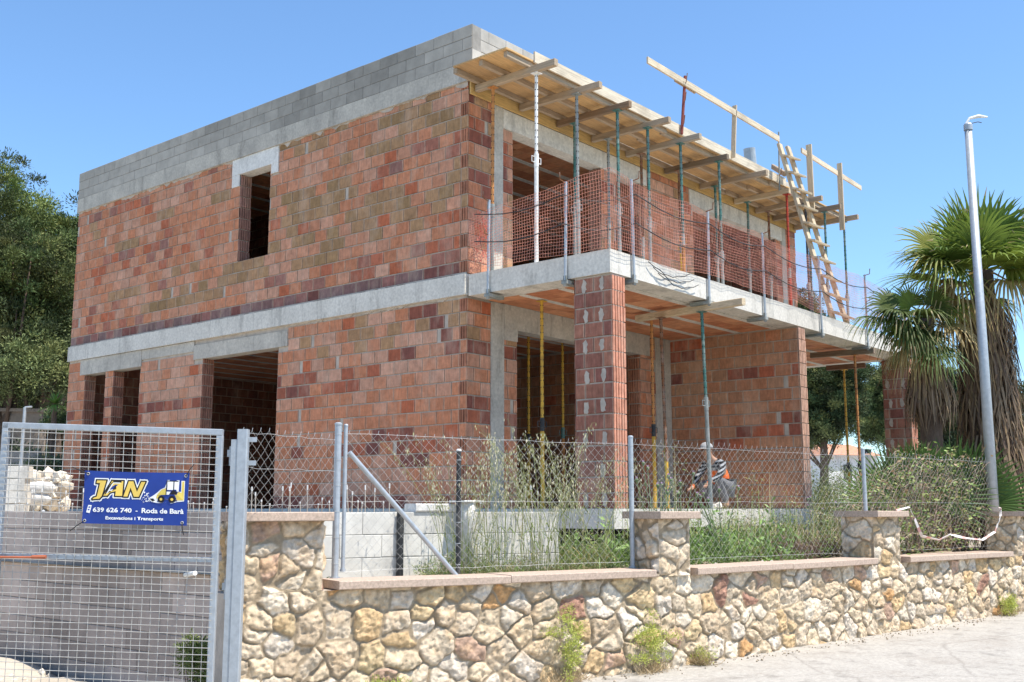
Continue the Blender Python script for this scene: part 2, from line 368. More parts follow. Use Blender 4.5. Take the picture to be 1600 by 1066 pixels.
def courses(mb, P, u, n, L0, L1, Z0, Z1, zb, holes=(), bl=.30, bh=.20, zone='ground', depth=.014, colf=None, off=.5, jit=.003, gap=.0075, blotch=.05, patch=None, edge=(.66, .48, .36)):
    """lay single bricks over a wall face; P base point, u along, n outward"""
    P = Vector(P); u = Vector(u); n = Vector(n); z = zb; k = 0
    while z < Z1 - .02:
        a, b = max(z + gap, Z0), min(z + bh - gap, Z1)
        if b - a > .03:
            zc = (a+b)/2; hs = [(h[0], h[1]) for h in holes if h[2] < zc < h[3]]
            x = L0 - (bl*off if k % 2 else 0) - random.uniform(0, .02)
            while x < L1:
                w = bl*random.choice([1, 1, 1, .985, 1.015])
                s0, s1 = max(x + gap*.8, L0), min(x + w - gap*.8, L1); x += w
                if s1 - s0 < .03: continue
                for q0, q1 in hole_cut([(s0, s1)], hs):
                    if blotch and random.random() < blotch and q1 - q0 > .15: q1 -= .07     # open, mortar-filled joint
                    c = colf(q0, zc) if colf else brick_col((q0+q1)/2, zc, zone)
                    d = random.uniform(-jit, jit)
                    A = a + random.uniform(-.002, .002); B = b + random.uniform(-.002, .002); e = .004 if colf else .007; ex = .003 if colf else .011
                    o = [P + u*q0 + Vector((0, 0, A)), P + u*q1 + Vector((0, 0, A)), P + u*q1 + Vector((0, 0, B)), P + u*q0 + Vector((0, 0, B))]
                    f = [P + u*(q0+ex) + Vector((0, 0, A+e)) + n*d, P + u*(q1-ex) + Vector((0, 0, A+e)) + n*d, P + u*(q1-ex) + Vector((0, 0, B-e)) + n*d, P + u*(q0+ex) + Vector((0, 0, B-e)) + n*d]
                    bk = [q - n*(depth+.004) for q in o]; o = [q + n*(d-.003) for q in o]
                    b0 = len(mb.v); mb.add(f + o + bk, [(0, 1, 2, 3)], c); ce = tuple(x*.55 + y*.45 for x, y in zip(c, edge or c)); cd_ = tuple(x*.72 for x in c)
                    for i in range(4): mb.f.append([b0+4+i, b0+4+(i+1) % 4, b0+(i+1) % 4, b0+i]); mb.c.append(ce if i != 0 else cd_); mb.m.append(0)
                    for i in range(4): mb.f.append([b0+8+i, b0+8+(i+1) % 4, b0+4+(i+1) % 4, b0+4+i]); mb.c.append(cd_); mb.m.append(0)
        z += bh; k += 1
def ribbed(mb, P, u, n, u0, u1, Z0, Z1, zb, nr=5, colf=None, alt=False, gap=.008, d=.02):
    """brick ends: open vertical ribs, course by course"""
    P = Vector(P); u = Vector(u); n = Vector(n); z = zb; k = 0
    while z < Z1 - .03:
        a, b = max(z+gap, Z0), min(z+.2-gap, Z1)
        if b - a > .04 and not (alt and k % 2):
            w = (u1-u0)/nr; base = colf() if colf else vary((.42, .18, .11), .25); sh = random.uniform(-.006, .006)
            for i in range(nr):
                x0 = u0 + i*w + w*.16 + sh; x1 = u0 + (i+1)*w - w*.16 + sh; c = vary(base, .08); dd = random.uniform(-.003, .003)
                q = [P+u*x0+Vector((0, 0, a)), P+u*x1+Vector((0, 0, a)), P+u*x1+Vector((0, 0, b)), P+u*x0+Vector((0, 0, b))]
                f = [v + n*dd for v in q]; bk = [v - n*d for v in q]
                mb.add(f+bk, [(0, 1, 2, 3)] + [(4+j, 4+(j+1) % 4, (j+1) % 4, j) for j in range(4)], c)
            bb = [P+u*u0+Vector((0, 0, a))-n*d*.8, P+u*u1+Vector((0, 0, a))-n*d*.8, P+u*u1+Vector((0, 0, b))-n*d*.8, P+u*u0+Vector((0, 0, b))-n*d*.8]
            mb.add(bb, [(0, 1, 2, 3)], tuple(x*.25 for x in base))  # hollows between ribs: shade put in as a much darker brick colour
        z += .2; k += 1
def backing(mb, P, u, n, L0, L1, Z0, Z1, th, holes=(), rec=.012, mi=0, col=(.5, .5, .5)):
    P = Vector(P); u = Vector(u); n = Vector(n)
    us = sorted({L0, L1, *[h[i] for h in holes for i in (0, 1)]}); us = [x for x in us if L0 <= x <= L1]
    for a, b in zip(us[:-1], us[1:]):
        m = (a+b)/2; hs = sorted([(h[2], h[3]) for h in holes if h[0] < m < h[1]])
        for q0, q1 in hole_cut([(Z0, Z1)], hs):
            p = [P + u*x - n*y for x in (a, b) for y in (rec, th)]
            lo = [Vector((v.x, v.y, q0)) for v in p]; hi = [Vector((v.x, v.y, q1)) for v in p]
            mb.add(lo+hi, [(0, 1, 3, 2), (4, 6, 7, 5), (0, 4, 5, 1), (1, 5, 7, 3), (3, 7, 6, 2), (2, 6, 4, 0)], col, mi)
BM = [M['brick'], M['mortar']]
# ================================================================== THE HOUSE
house = thing('unfinished_house', (0, 0, 0), 'unfinished two-storey red brick house with bare concrete slabs and open window holes', 'house')
Y0, YB, XR = 2.5, 13.8, 10.8
UX, UY = (1, 0, 0), (0, 1, 0); NX, NY = (-1, 0, 0), (0, -1, 0)
# slabs
b = MB(); b.box((0, 0.0, -.25), (5.75, YB, 0)); b.build('ground_floor_slab', M['concrete_white'], house)
b = MB(); b.box((.04, .9, -.65), (5.6, 1.0, -.252)); b.box((.12, 1.0, -.65), (.2, 9, -.252)); b.build('foundation_wall', M['blackwall'], house)  # near-black sheet; its colour also carries the deep shade below the slab
b = MB(); b.box((0, 0, 3.02), (XR-.06, Y0-.03, 3.33)); b.box((-.05, Y0+.0, 3.04), (XR-.06, YB, 3.345)); b.build('balcony_slab', M['concrete_white'], house)
b = MB(); b.box((-.04, Y0-.12, 6.26), (XR, YB, 6.55)); b.build('roof_slab', M['concrete'], house)
# ledge under the side band
b = MB(); b.box((-.022, 11.0, 2.716), (.2, 13.3, 3.03)); b.build('lintel', M['concrete'], house)
b = MB(); b.box((-.018, 6.55, 2.686), (.2, 9.25, 2.95)); b.box((-.012, 9.25, 2.84), (.2, 11.0, 3.03)); b.build('lintel', M['concrete'], house)
b = MB(); b.box((-.020, 6.95, 5.956), (.22, 8.28, 6.255)); b.box((-.018, 8.06, 5.74), (-.0, 8.28, 5.953)); b.box((-.018, 6.95, 5.78), (0, 7.14, 5.957)); b.build('lintel', M['plaster'], house)
# side wall
H_up = [(7.18, 8.05, 4.30, 5.96)]
b = MB(); backing(b, (0, 0, 0), UY, NX, Y0+.018, YB, 3.345, 6.27, .24, H_up, mi=1)
courses(b, (0, 0, 0), UY, NX, Y0, YB, 3.36, 6.25, 3.35, H_up + [(2.4, 2.65, 3.35+.4*k, 3.55+.4*k) for k in range(8)] + [(6.95, 8.28, 5.96, 6.3), (8.06, 8.28, 5.74, 5.96), (6.95, 7.14, 5.78, 5.96)], zone='upper', blotch=.03)
ribbed(b, (0, 8.03, 0), (-1, 0, 0), NY, -.24, -.0, 4.30, 5.96, 3.35, 5, lambda: vary((.36, .19, .15), .25))
for k in range(0, 15, 2): ribbed(b, (-.004, 2.5, 0), UY, NX, .0, .15, 3.35+k*.2, 3.55+k*.2, 3.35+k*.2, 3)
b.build('brick_wall', BM, house, label='upper side wall of mottled orange and tan bricks')
H_gr = [(12.32, 13.12, 0, 2.72), (11.05, 12.03, 0, 2.72), (6.80, 8.98, 0, 2.69)]
b = MB(); backing(b, (0, 0, 0), UY, NX, Y0+.018, YB, 0, 3.045, .24, H_gr, mi=1)
courses(b, (0, 0, 0), UY, NX, Y0, YB, .005, 3.035, 0, H_gr + [(2.4, 2.65, .4*k, .4*k+.2) for k in range(8)] + [(11.0, 13.3, 2.72, 3.1), (6.55, 9.25, 2.69, 2.95), (9.25, 11.0, 2.84, 3.1)], zone='ground', blotch=.05)
for yy in (13.12, 12.03, 8.98): ribbed(b, (0, yy-.02, 0), (-1, 0, 0), NY, -.24, 0, 0, 2.70, 0, 5, lambda: vary((.36, .17, .12), .25))
for k in range(0, 16, 2): ribbed(b, (-.004, 2.5, 0), UY, NX, .0, .15, k*.2, min(k*.2+.2, 3.02), k*.2, 3)
b.build('brick_wall', BM, house, label='ground floor side wall of red bricks with three openings')
# front ground wall
H_fg = [(.52, .81, -.1, 3.1), (1.12, 4.45, 0, 2.66), (4.95, 5.45, -.1, 3.1)]
b = MB(); backing(b, (0, Y0, 0), UX, NY, .016, 5.45, 0, 3.03, .24, [H_fg[1]], mi=1, rec=.014)
courses(b, (0, Y0, 0), UX, NY, .006, 5.45, .005, 3.015, 0, H_fg + [(.81, 4.47, 2.5, 3.1)], zone='ground', blotch=.06)
ribbed(b, (4.43, Y0, 0), (0, 1, 0), NX, 0, .24, 0, 2.65, 0, 5)
b.build('brick_wall', BM, house, label='red brick wall at the back of the porch')
b = MB(); b.box((.52, Y0-.012, 0), (.81, Y0+.22, 3.015)); b.build('concrete_column', M['concrete'], house)
b = MB(); b.box((4.95, Y0-.013, 0), (5.44, Y0+.22, 3.015)); b.build('concrete_column', M['concrete'], house)
b = MB(); b.box((.81, Y0-.02, 2.656), (4.75, Y0+.22, 3.018)); b.box((.81, Y0-.016, 2.48), (1.12, Y0+.2, 2.66)); b.build('lintel', M['concrete'], house)
# cross wall and interior walls
b = MB(); backing(b, (5.45, 0, 0), UY, NX, 0.02, YB, 0, 3.03, .26, mi=1)
courses(b, (5.45, 0, 0), UY, NX, .02, YB, .005, 3.015, 0, zone='cross', blotch=.03)
ribbed(b, (5.45, 0, 0), UX, NY, 0, .26, 0, 3.015, 0, 5, lambda: vary((.62, .38, .28), .1))  # paler rib colour puts the sunlight of this end into the brick
b.build('brick_wall', BM, house, label='orange brick cross wall with a sunlit ribbed end')
b = MB(); backing(b, (0, YB-.26, 0), UX, NY, 0.24, 5.45, 0, 3.03, .24, mi=1); backing(b, (0, YB-.26, 0), UX, NY, 0.24, XR, 3.345, 6.27, .24, mi=1)
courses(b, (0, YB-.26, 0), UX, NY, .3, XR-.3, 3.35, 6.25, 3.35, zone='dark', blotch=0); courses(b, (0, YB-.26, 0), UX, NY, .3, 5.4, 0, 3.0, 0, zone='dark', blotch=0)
b.build('brick_wall', BM, house, label='dim rear wall inside the house')
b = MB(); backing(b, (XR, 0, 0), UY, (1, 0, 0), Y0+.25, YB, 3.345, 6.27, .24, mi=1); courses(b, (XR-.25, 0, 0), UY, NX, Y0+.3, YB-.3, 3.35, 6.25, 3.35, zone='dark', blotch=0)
courses(b, (XR, 0, 0), UY, (1, 0, 0), Y0+.3, YB-.3, 3.35, 6.25, 3.35, zone='upper', blotch=0)
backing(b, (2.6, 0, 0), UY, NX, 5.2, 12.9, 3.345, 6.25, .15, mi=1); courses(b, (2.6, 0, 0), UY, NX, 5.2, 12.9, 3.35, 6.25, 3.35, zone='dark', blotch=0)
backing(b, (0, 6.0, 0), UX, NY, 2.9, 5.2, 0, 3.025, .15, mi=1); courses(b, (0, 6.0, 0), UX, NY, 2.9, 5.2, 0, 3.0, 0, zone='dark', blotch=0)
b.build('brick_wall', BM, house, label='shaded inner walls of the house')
# front upper wall
H_fu = [(.55, .78, 3, 6.3), (1.02, 3.35, 3.345, 5.76), (3.81, 4.55, 3.345, 5.76), (6.39, 9.84, 3.345, 5.76), (10.1, 10.3, 3, 6.3)]
b = MB(); backing(b, (0, Y0, 0), UX, NY, .016, XR, 3.345, 6.27, .24, H_fu[1:4], mi=1, rec=.014)
courses(b, (0, Y0, 0), UX, NY, .006, XR, 3.36, 6.255, 3.35, H_fu + [(.78, 4.75, 5.76, 6.3), (6.25, 10.1, 5.76, 6.3)], zone='ground', blotch=.06)
for xx in (3.35, 4.55, 9.84): ribbed(b, (xx-.02, Y0, 0), (0, 1, 0), NX, 0, .24, 3.35, 5.75, 3.35, 5, lambda: vary((.40, .22, .17), .2))
b.build('brick_wall', BM, house, label='upper front wall of bricks behind the props')
for x0, x1 in ((.55, .78), (10.1, 10.3)):
    b = MB(); b.box((x0, Y0-.012, 3.345), (x1, Y0+.2, 6.255)); b.build('concrete_column', M['concrete'], house)
for x0, x1 in ((.78, 4.75), (6.25, 10.1)):
    b = MB(); b.box((x0, Y0-.02, 5.756), (x1, Y0+.22, 6.05)); b.build('lintel', M['concrete_white'], house)
# pillars at the balcony edge
def pillar(x0, x1, y0, y1, lab):
    b = MB(); b.box((x0+.012, y0+.015, 0), (x1-.012, y1-.012, 3.015), mi=1)
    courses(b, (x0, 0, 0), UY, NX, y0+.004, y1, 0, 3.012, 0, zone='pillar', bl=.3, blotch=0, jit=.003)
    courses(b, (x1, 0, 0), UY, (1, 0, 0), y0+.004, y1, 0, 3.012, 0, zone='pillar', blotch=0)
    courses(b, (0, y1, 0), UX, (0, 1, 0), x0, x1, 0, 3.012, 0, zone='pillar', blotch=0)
    ribbed(b, (0, y0, 0), UX, NY, x0+.004, x1-.004, 0, 3.012, 0, 5, lambda: vary((.60, .27, .18), .12), d=.03)  # sunny front ribs coloured paler than the shaded sides: painted light
    # smeared mortar patches over the open joints
    for k in range(15):
        if k % 2 == 0:
            for q in (y0+.15, y0+.43):
                if random.random() < .8:
                    n_ = 14; zz = k*.2 + .1 + random.uniform(-.02, .02); yy = q + random.uniform(-.03, .03)
                    pts = [(yy + math.cos(t_*2*math.pi/n_)*.040*abs(math.cos(t_*2*math.pi/n_))**-.35*random.uniform(.55, 1.3), zz + math.sin(t_*2*math.pi/n_)*.092*random.uniform(.75, 1.15)) for t_ in range(n_)]
                    b.add([(x0-.005, p_, z_) for p_, z_ in pts] + [(x0+.004, p_, z_) for p_, z_ in pts], [tuple(range(n_))[::-1]] + [(i, (i+1) % n_, n_+(i+1) % n_, n_+i) for i in range(n_)], mi=1)
    o = b.build('brick_pillar', BM, house, label=lab)
pillar(.03, .34, .0, .61, 'brick pillar with mortar smears carrying the near balcony corner')
pillar(10.42, 10.74, .0, .55, 'brick pillar behind the palm fronds')
b = MB(); b.box((10.42, .02, -.6), (10.74, .55, -.002)); b.build('footing', M['concrete'], house); b = MB(); b.box((5.46, .02, -.6), (5.7, .05, -.252)); b.build('footing', M['concrete'], house)
# ceilings: clay panels between concrete joists
def ceiling(x0, x1, y0, y1, z, step=.70, nm='ribbed_ceiling'):
    b = MB(); y = y0
    k = 0
    while y < y1:
        yb = min(y+.11, y1); b.box((x0, y, z-.012), (x1, yb, z+.0), (.5, .48, .44), 1)
        ya, yc = yb, min(y+step, y1); x = x0
        if yc > ya + .02:
            m = (ya+yc)/2
            while x < x1:
                xe = min(x+.245, x1)
                for q0, q1 in ((ya+.002, m-.003), (m+.003, yc-.002)):
                    c = vary(random.choice([(.52, .22, .11), (.58, .27, .14), (.46, .18, .09)]), .1)
                    h = z - .004 - random.uniform(0, .003)
                    b.box((x, q0, h), (xe-.006, q1, z+.0), c, 0)
                x += .25
        y += step
    return b.build(nm, [M['ceramic'], M['concrete_white']], house)
ceiling(.42, 5.43, .36, 2.46, 3.018); ceiling(5.8, 10.4, .36, 4.5, 3.018)
ceiling(.3, 5.3, 2.8, 13.5, 3.018); ceiling(.3, 10.5, 2.8, 13.5, 6.245)
# block parapet
def block_col(c0, a=.1, tint=.5):
    def f(u, z):
        t = float(fbm(u*.8, z*2, 31, 2)); k = 1 + (t-.5)*tint + random.uniform(-a, a); return tuple(x*k for x in c0)
    return f
b = MB()
backing(b, (-.035, 0, 0), UY, NX, Y0-.1, YB, 6.552, 7.12, .2, mi=1, rec=.006); backing(b, (0, Y0-.1, 0), UX, NY, .17, XR, 6.552, 7.12, .2, mi=1, rec=.006)
backing(b, (0, YB-.22, 0), UX, NY, .17, XR, 6.552, 7.10, .2, mi=1, rec=.006)
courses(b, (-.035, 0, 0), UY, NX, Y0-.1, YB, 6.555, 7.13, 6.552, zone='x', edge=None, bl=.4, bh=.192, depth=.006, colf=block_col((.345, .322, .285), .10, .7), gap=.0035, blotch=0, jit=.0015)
courses(b, (0, Y0-.1, 0), UX, NY, -.03, XR, 6.555, 7.13, 6.552, zone='x', edge=None, bl=.4, bh=.192, depth=.006, colf=block_col((.42, .41, .38)), gap=.0035, blotch=0, jit=.0015)  # front blocks paler than the side ones: sunlight put into the colour
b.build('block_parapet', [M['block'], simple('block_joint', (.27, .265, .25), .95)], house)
# yellow edge planks under the eaves along the front wall
b = MB()
for i, x in enumerate(np.arange(0, 10.7, 2.15)): b.box((x, Y0-.055, 6.06), (min(x+2.14, 10.75), Y0-.026, 6.255), vary((.55, .36, .14), .12))
b.build('edge_boards', M['wood_x'], house)
# window and door opening sill mortar
b = MB()
def ragged(x, y0, y1, z, amp, n=260):
    ys = np.linspace(y0, y1, n); h = np.clip(fbm(ys*7, ys*0+z*3, 77, 4)-.42, 0, 1)*amp*4 + .004
    for i in range(n-1):
        b.add([(x, ys[i], z-h[i]), (x, ys[i+1], z-h[i+1]), (x, ys[i+1], z+.006), (x, ys[i], z+.006), (x+.02, ys[i], z-h[i]), (x+.02, ys[i+1], z-h[i+1])], [(0, 1, 2, 3), (4, 5, 1, 0)])
for a_ in ((-.0105, 2.5, 13.79, 6.259, .05), (-.0065, 2.5, 6.5, 3.039, .03), (-.0105, 2.5, 13.79, 3.37, .02)): b = MB(); ragged(*a_); b.build('mortar_smear', M['mortar'], house)
# ================================================================== EAVES FORMWORK
NEED = [.1, 1.12, 2.06, 3.02, 4.04, 5.3, 6.57, 7.93, 8.84, 9.63, 10.65]
ORD = ['first', 'second', 'third', 'fourth', 'fifth', 'sixth', 'seventh', 'eighth', 'ninth', 'tenth', 'last']
ZN = 6.20
def timber(a, b_, w, h, label, mat, col=WOODC, group=None, nm='timber_bearer', cat='timber'):
    b = MB(); b.bar(a, b_, w, h, col=vary(col, .12), bev=.006); o = b.build(nm, M[mat]); tag(o, label, cat, group); return o
for i, x in enumerate(NEED):
    dx = random.uniform(-.04, .06); y0 = .92 + [0, 0, .1, 0, .02, .2, .1, .3, .03, 0, .05][i]
    tip = ''
    timber((x, 2.42, ZN-.05), (x+dx, y0, ZN-.05), .08, .1, f'{ORD[i]} timber bearer under the eaves counted from the near house corner', 'wood_y',
           [WOODC, WOODC, (.24, .16, .1), WOODC, (.36, .3, .23), (.22, .17, .12), WOODC, WOODL, WOODC, WOODD, WOODC][i], 'timber bearers across the prop heads')
for y, nm in ((1.42, 'outer'), (1.88, 'middle'), (2.36, 'inner')):
    for k, (xa, xb) in enumerate(((-.42 if y < 2.2 else -.44, 3.7), (3.66, 7.5), (7.46, 10.95 if y > 1.5 else 10.8))):
        timber((xa, y + (.0 if k != 1 else .05), ZN+.045), (xb, y + (.0 if k != 1 else .05), ZN+.045), .065, .085,
               f'{nm} joist under the eaves plywood, {["nearest", "middle", "farthest"][k]} of its three lengths', 'wood_x', WOODC, 'joists under the eaves plywood', nm='timber_joist')
xp = [-.48, 1.4, 3.4, 5.4, 7.4, 9.3, 10.95]
for k in range(6):
    b = MB(); ya = 1.36
    b.box((xp[k]+.004, ya, ZN+.089), (xp[k+1]-.004, 1.86, ZN+.112), vary((.58, .37, .17), .1)); b.box((xp[k]+.004, 1.866, ZN+.089), (xp[k+1]-.004, 2.37, ZN+.110), vary((.52, .33, .16), .1))
    o = b.build('plywood_panel', M['wood_x']); tag(o, f'{ORD[k]} eaves formwork panel counted from the near house corner', 'formwork panel', 'plywood formwork panels of the eaves')
for k, (xa, xb) in enumerate(((.12, 4.0), (4.01, 8.0))):
    b = MB(); b.box((xa, 1.33, ZN+.075), (xb, 1.357, ZN+.24), (.62, .54, .42)); o = b.build('edge_plank', M['wood_x'])
    tag(o, ['pale edge plank along the eaves nearest the house corner', 'pale edge plank along the eaves ending by the ladder'][k], 'plank', 'edge planks of the eaves formwork')
# ---- steel props
def prop(x, y, z0, z1, lower, upper, lab, split=.5, group='steel props under the eaves', lean=(0, 0), sleeve=None):
    t = thing('steel_prop', (x, y, z0), lab, 'steel prop', group)
    top = Vector((x+lean[0], y+lean[1], z1)); bot = Vector((x, y, z0)); mid = bot.lerp(top, split)
    b = MB(); b.box((x-.06, y-.06, z0), (x+.06, y+.06, z0+.008)); b.build('base_plate', M[lower], t)
    b = MB(); b.tube([bot+Vector((0, 0, .008)), mid], .029, 10); b.build('outer_tube', M[lower], t, smooth=False)
    b = MB(); b.tube([mid, top-Vector((0, 0, .008))], .0235, 10)
    b.build('inner_tube', M[upper], t)
    b = MB(); dv = (top-bot).normalized()
    for k in range(int((top-mid).length/.1)):
        q = mid + dv*(.07 + k*.1); b.tube([q - Vector((.0247, 0, 0)), q + Vector((.0247, 0, 0))], .0095, 6); b.tube([q - Vector((0, .0247, 0)), q + Vector((0, .0247, 0))], .0095, 6)
    b.build('pin_holes', M['black'], t)  # black pegs stand for the dark inside of the holes
    b = MB(); b.tube([mid-dv*.16, mid+dv*.03], .034, 10); b.build('thread_collar', M[sleeve or ('oldgreen' if lower != 'white' else 'white')], t)
    b = MB(); c = mid - dv*.05
    b.tube([c+Vector((-.035, 0, .03)), c+Vector((-.1, 0, .03)), c+Vector((-.1, 0, -.05)), c+Vector((-.035, 0, -.05))], .007, 6)
    b.build('handle', M[sleeve or lower], t); b = MB(); b.tube([c+Vector((.035, 0, .03)), c+Vector((.1, 0, .03)), c+Vector((.1, 0, -.05)), c+Vector((.035, 0, -.05))], .007, 6)
    b.build('handle', M[sleeve or lower], t)
    b = MB(); b.box((top.x-.06, top.y-.06, z1-.008), (top.x+.06, top.y+.06, z1)); b.build('head_plate', M[upper], t)
    return t
PR = [(0, 2.11, 'oldgreen', 'orange', 'orange topped steel prop beside the near house corner', .35), (0, 1.3, 'white', 'white', 'white painted steel prop under the first timber bearer', .56),
      (1, 1.33, 'oldgreen', 'oldgreen', 'grey and green steel prop under the outer part of the second bearer', .4), (2, 2.1, 'oldgreen', 'green', 'dark green steel prop under the inner end of the third bearer', .5),
      (2, 1.25, 'oldgreen', 'green', 'bright green steel prop under the outer part of the third bearer', .45), (3, 2.12, 'oldgreen', 'oldgreen', 'dark steel prop against the brick pier under the fourth bearer', .5),
      (3, 1.32, 'oldgreen', 'green', 'green steel prop under the outer part of the fourth bearer', .45), (4, 2.12, 'oldgreen', 'rust', 'brown steel prop under the inner end of the fifth bearer', .45),
      (4, 1.32, 'orange', 'green', 'steel prop with orange lower tube and green top under the fifth bearer', .42), (5, 2.12, 'yellow', 'rust', 'rusty steel prop under the inner end of the sixth bearer', .5),
      (5, 1.3, 'oldgreen', 'green', 'green steel prop under the blackened sixth bearer', .4), (6, 2.1, 'oldgreen', 'green', 'green steel prop under the inner end of the seventh bearer', .5),
      (7, 2.15, 'oldgreen', 'green', 'green steel prop under the inner end of the eighth bearer', .5), (7, 1.3, 'red', 'red', 'bright red steel prop beside the ladder', .45),
      (8, 2.15, 'oldgreen', 'rust', 'rusty dark steel prop by the last window pier', .5), (9, 1.28, 'green', 'green', 'dark green steel prop behind the ladder against the sky', .45),
      (10, 2.1, 'dark', 'green', 'dark steel prop at the far inner corner of the eaves', .5), (10, 1.3, 'oldgreen', 'green', 'outermost green steel prop at the far end of the eaves', .42),
      (8, 1.32, 'dark', 'dark', 'thin dark steel prop just behind the ladder rails', .4)]
for i, y, lo, up, lab, sp in PR: prop(NEED[i], y, 3.345 if y > 2.47 else 3.332, ZN-.103, lo, up, lab, sp, lean=(random.uniform(-.03, .03), 0))
prop(.88, 1.83, .002, 2.99, 'yellow', 'yellow', 'bright yellow steel prop in front of the porch doorway', .42, 'steel props on the ground floor', sleeve='dark')
prop(2.74, 3.6, .002, 3.0, 'yellow', 'yellow', 'yellow steel prop standing in the dark room left of the bright yellow one', .4, 'steel props on the ground floor', sleeve='dark')
prop(3.55, 3.5, .002, 3.0, 'orange', 'yellow', 'steel prop with green collar in the dark room behind the porch pillar', .45, 'steel props on the ground floor', sleeve='green')
prop(2.95, 1.28, .002, 3.0, 'yellow', 'orange', 'rusty orange steel prop just right of the porch pillar', .42, 'steel props on the ground floor', sleeve='dark')
prop(2.6, .83, .002, 2.86, 'yellow', 'rust', 'rust streaked steel prop with yellow foot in the porch', .30, 'steel props on the ground floor', lean=(-.06, .02), sleeve='rust')
prop(2.62, .12, .002, 2.86, 'oldgreen', 'green', 'dark green steel prop at the edge of the porch slab', .55, 'steel props on the ground floor', lean=(-.12, 0))
prop(8.35, .25, -.6, 2.86, 'orange', 'orange', 'orange steel prop under the balcony right of the cross wall', .42, 'steel props on the ground floor', sleeve='dark')
prop(10.3, 1.3, -.5, 2.86, 'yellow', 'yellow', 'yellow steel prop under the far end of the balcony', .42, 'steel props on the ground floor', sleeve='dark')
prop(2.3, 6.9, .002, 3.0, 'yellow', 'orange', 'yellow steel prop inside the wide side doorway, left one', .45, 'steel props on the ground floor')
prop(1.75, 7.2, .002, 3.0, 'yellow', 'yellow', 'yellow steel prop inside the wide side doorway, right one', .45, 'steel props on the ground floor')
timber((2.66, 1.36, 2.915), (2.44, -.6, 2.915), .09, .1, 'pale timber bearer sticking out from under the balcony over the porch props', 'wood_y', WOODL)
timber((8.25, 1.08, 2.915), (8.38, -.12, 2.915), .1, .1, 'dark timber bearer under the balcony right of the cross wall', 'wood_y', WOODD)
timber((10.25, 1.65, 2.915), (10.33, .85, 2.915), .1, .1, 'short dark timber bearer under the far end of the balcony', 'wood_y', (.2, .12, .08))
timber((.4, 6.8, 2.93), (3.0, 7.1, 2.93), .1, .1, 'orange timber bearer glimpsed inside the side doorway', 'wood_x', (.5, .28, .12))
# ---- roof edge guard rails
def post(name, a, b_, w, h, lab, cat, mat='wood_z', col=WOODL, group=None):
    b = MB(); b.bar(a, b_, w, h, up=(1, 0, 0), col=vary(col, .08), bev=.005); return tag(b.build(name, M[mat]), lab, cat, group)
timber((2.95, 1.26, 7.22), (7.62, 1.26, 7.13), .03, .12, 'long pale guard rail plank above the eaves against the sky', 'wood_x', (.62, .52, .38), nm='guard_rail', cat='plank')
timber((3.85, 1.295, 7.19), (4.5, 1.295, 7.17), .03, .1, 'short plank offcut fixed behind the long guard rail', 'wood_x', WOODC, nm='guard_rail', cat='plank')
timber((8.61, 1.26, 7.16), (11.6, 1.26, 7.06), .03, .11, 'short pale guard rail plank right of the ladder', 'wood_x', (.6, .5, .37), nm='guard_rail', cat='plank')
post('guard_post', (5.8, 1.29, 6.30), (5.92, 1.29, 7.32), .09, .03, 'pale wooden guard post in the middle of the long rail', 'post')
post('guard_post', (8.9, 1.22, 5.95), (8.88, 1.22, 7.34), .12, .04, 'wide wooden guard post right behind the ladder', 'post')
post('guard_post', (10.37, 1.22, 5.85), (10.38, 1.22, 7.32), .11, .04, 'wooden guard post hanging below the far eaves', 'post')
t = thing('steel_guard_post', (4.02, 1.29, 6.26), 'dark red steel guard post with hooks near the start of the long rail', 'post')
b = MB(); b.tube([(4.02, 1.29, 6.26), (4.18, 1.29, 7.34)], .026, 8); b.build('tube', M['rustred'], t)
for z in (6.42, 6.85, 7.2):
    b = MB(); b.tube([(4.03+(z-6.26)*.148, 1.28, z), (3.93+(z-6.26)*.148, 1.2, z), (3.93+(z-6.26)*.148, 1.18, z+.13)], .008, 6); b.build('hook', M['rust'], t)
t = thing('steel_guard_post', (7.62, 1.29, 6.1), 'thin steel guard post at the end of the long rail', 'post')
b = MB(); b.tube([(7.62, 1.29, 6.1), (7.68, 1.29, 7.3)], .016, 8); b.build('tube', M['oldgreen'], t)
b = MB(); b.tube([(7.62, 1.29, 6.4), (7.56, 1.22, 6.4), (7.55, 1.2, 6.52)], .008, 6); b.build('hook', M['rust'], t)
b = MB(); b.tube([(9.72, 2.9, 6.56), (9.55, 2.9, 7.8)], .13, 20); b.tube([(9.55, 2.9, 7.8), (9.549, 2.9, 7.803)], .11, 20)
tag(b.build('vent_pipe', simple('grey_plastic_pipe', (.33, .38, .42), .5)), 'grey plastic vent pipe rising behind the roof edge', 'pipe')
# ladder
def ladder():
    A0, A1 = Vector((7.12, .10, 3.34)), Vector((7.42, 1.16, 6.95)); B0, B1 = Vector((7.82, .14, 3.34)), Vector((7.86, 1.20, 7.02))
    t = thing('wooden_ladder', (7.45, .1, 3.34), 'homemade wooden ladder leaning from the balcony to the eaves', 'ladder')
    for a, b_ in ((A0, A1), (B0, B1)):
        b = MB(); b.bar(a, b_, .06, .13, up=(1, 0, 0), col=vary(WOODL, .05), bev=.005); b.build('rail', M['wood_z'], t)
    n = 11
    for k in range(n):
        f = .035 + k*.098; p_ = A0.lerp(A1, f); q = B0.lerp(B1, f); d = Vector((0, -.05, .012)); e = (q-p_).normalized()*.06
        if f > .93: continue
        b = MB(); b.bar(p_+d*1.6-e*1.6, q+d*1.6+e*1.6, .13, .035, up=(0, -.3, 1), col=vary((.6, .49, .34), .1), bev=.003); b.build('rung', M['wood_x'], t)
ladder()
timber((7.9, 1.3, 6.5), (8.6, 1.9, 6.95), .05, .1, 'short plank propped behind the ladder top', 'wood_x', WOODC, nm='plank', cat='plank')

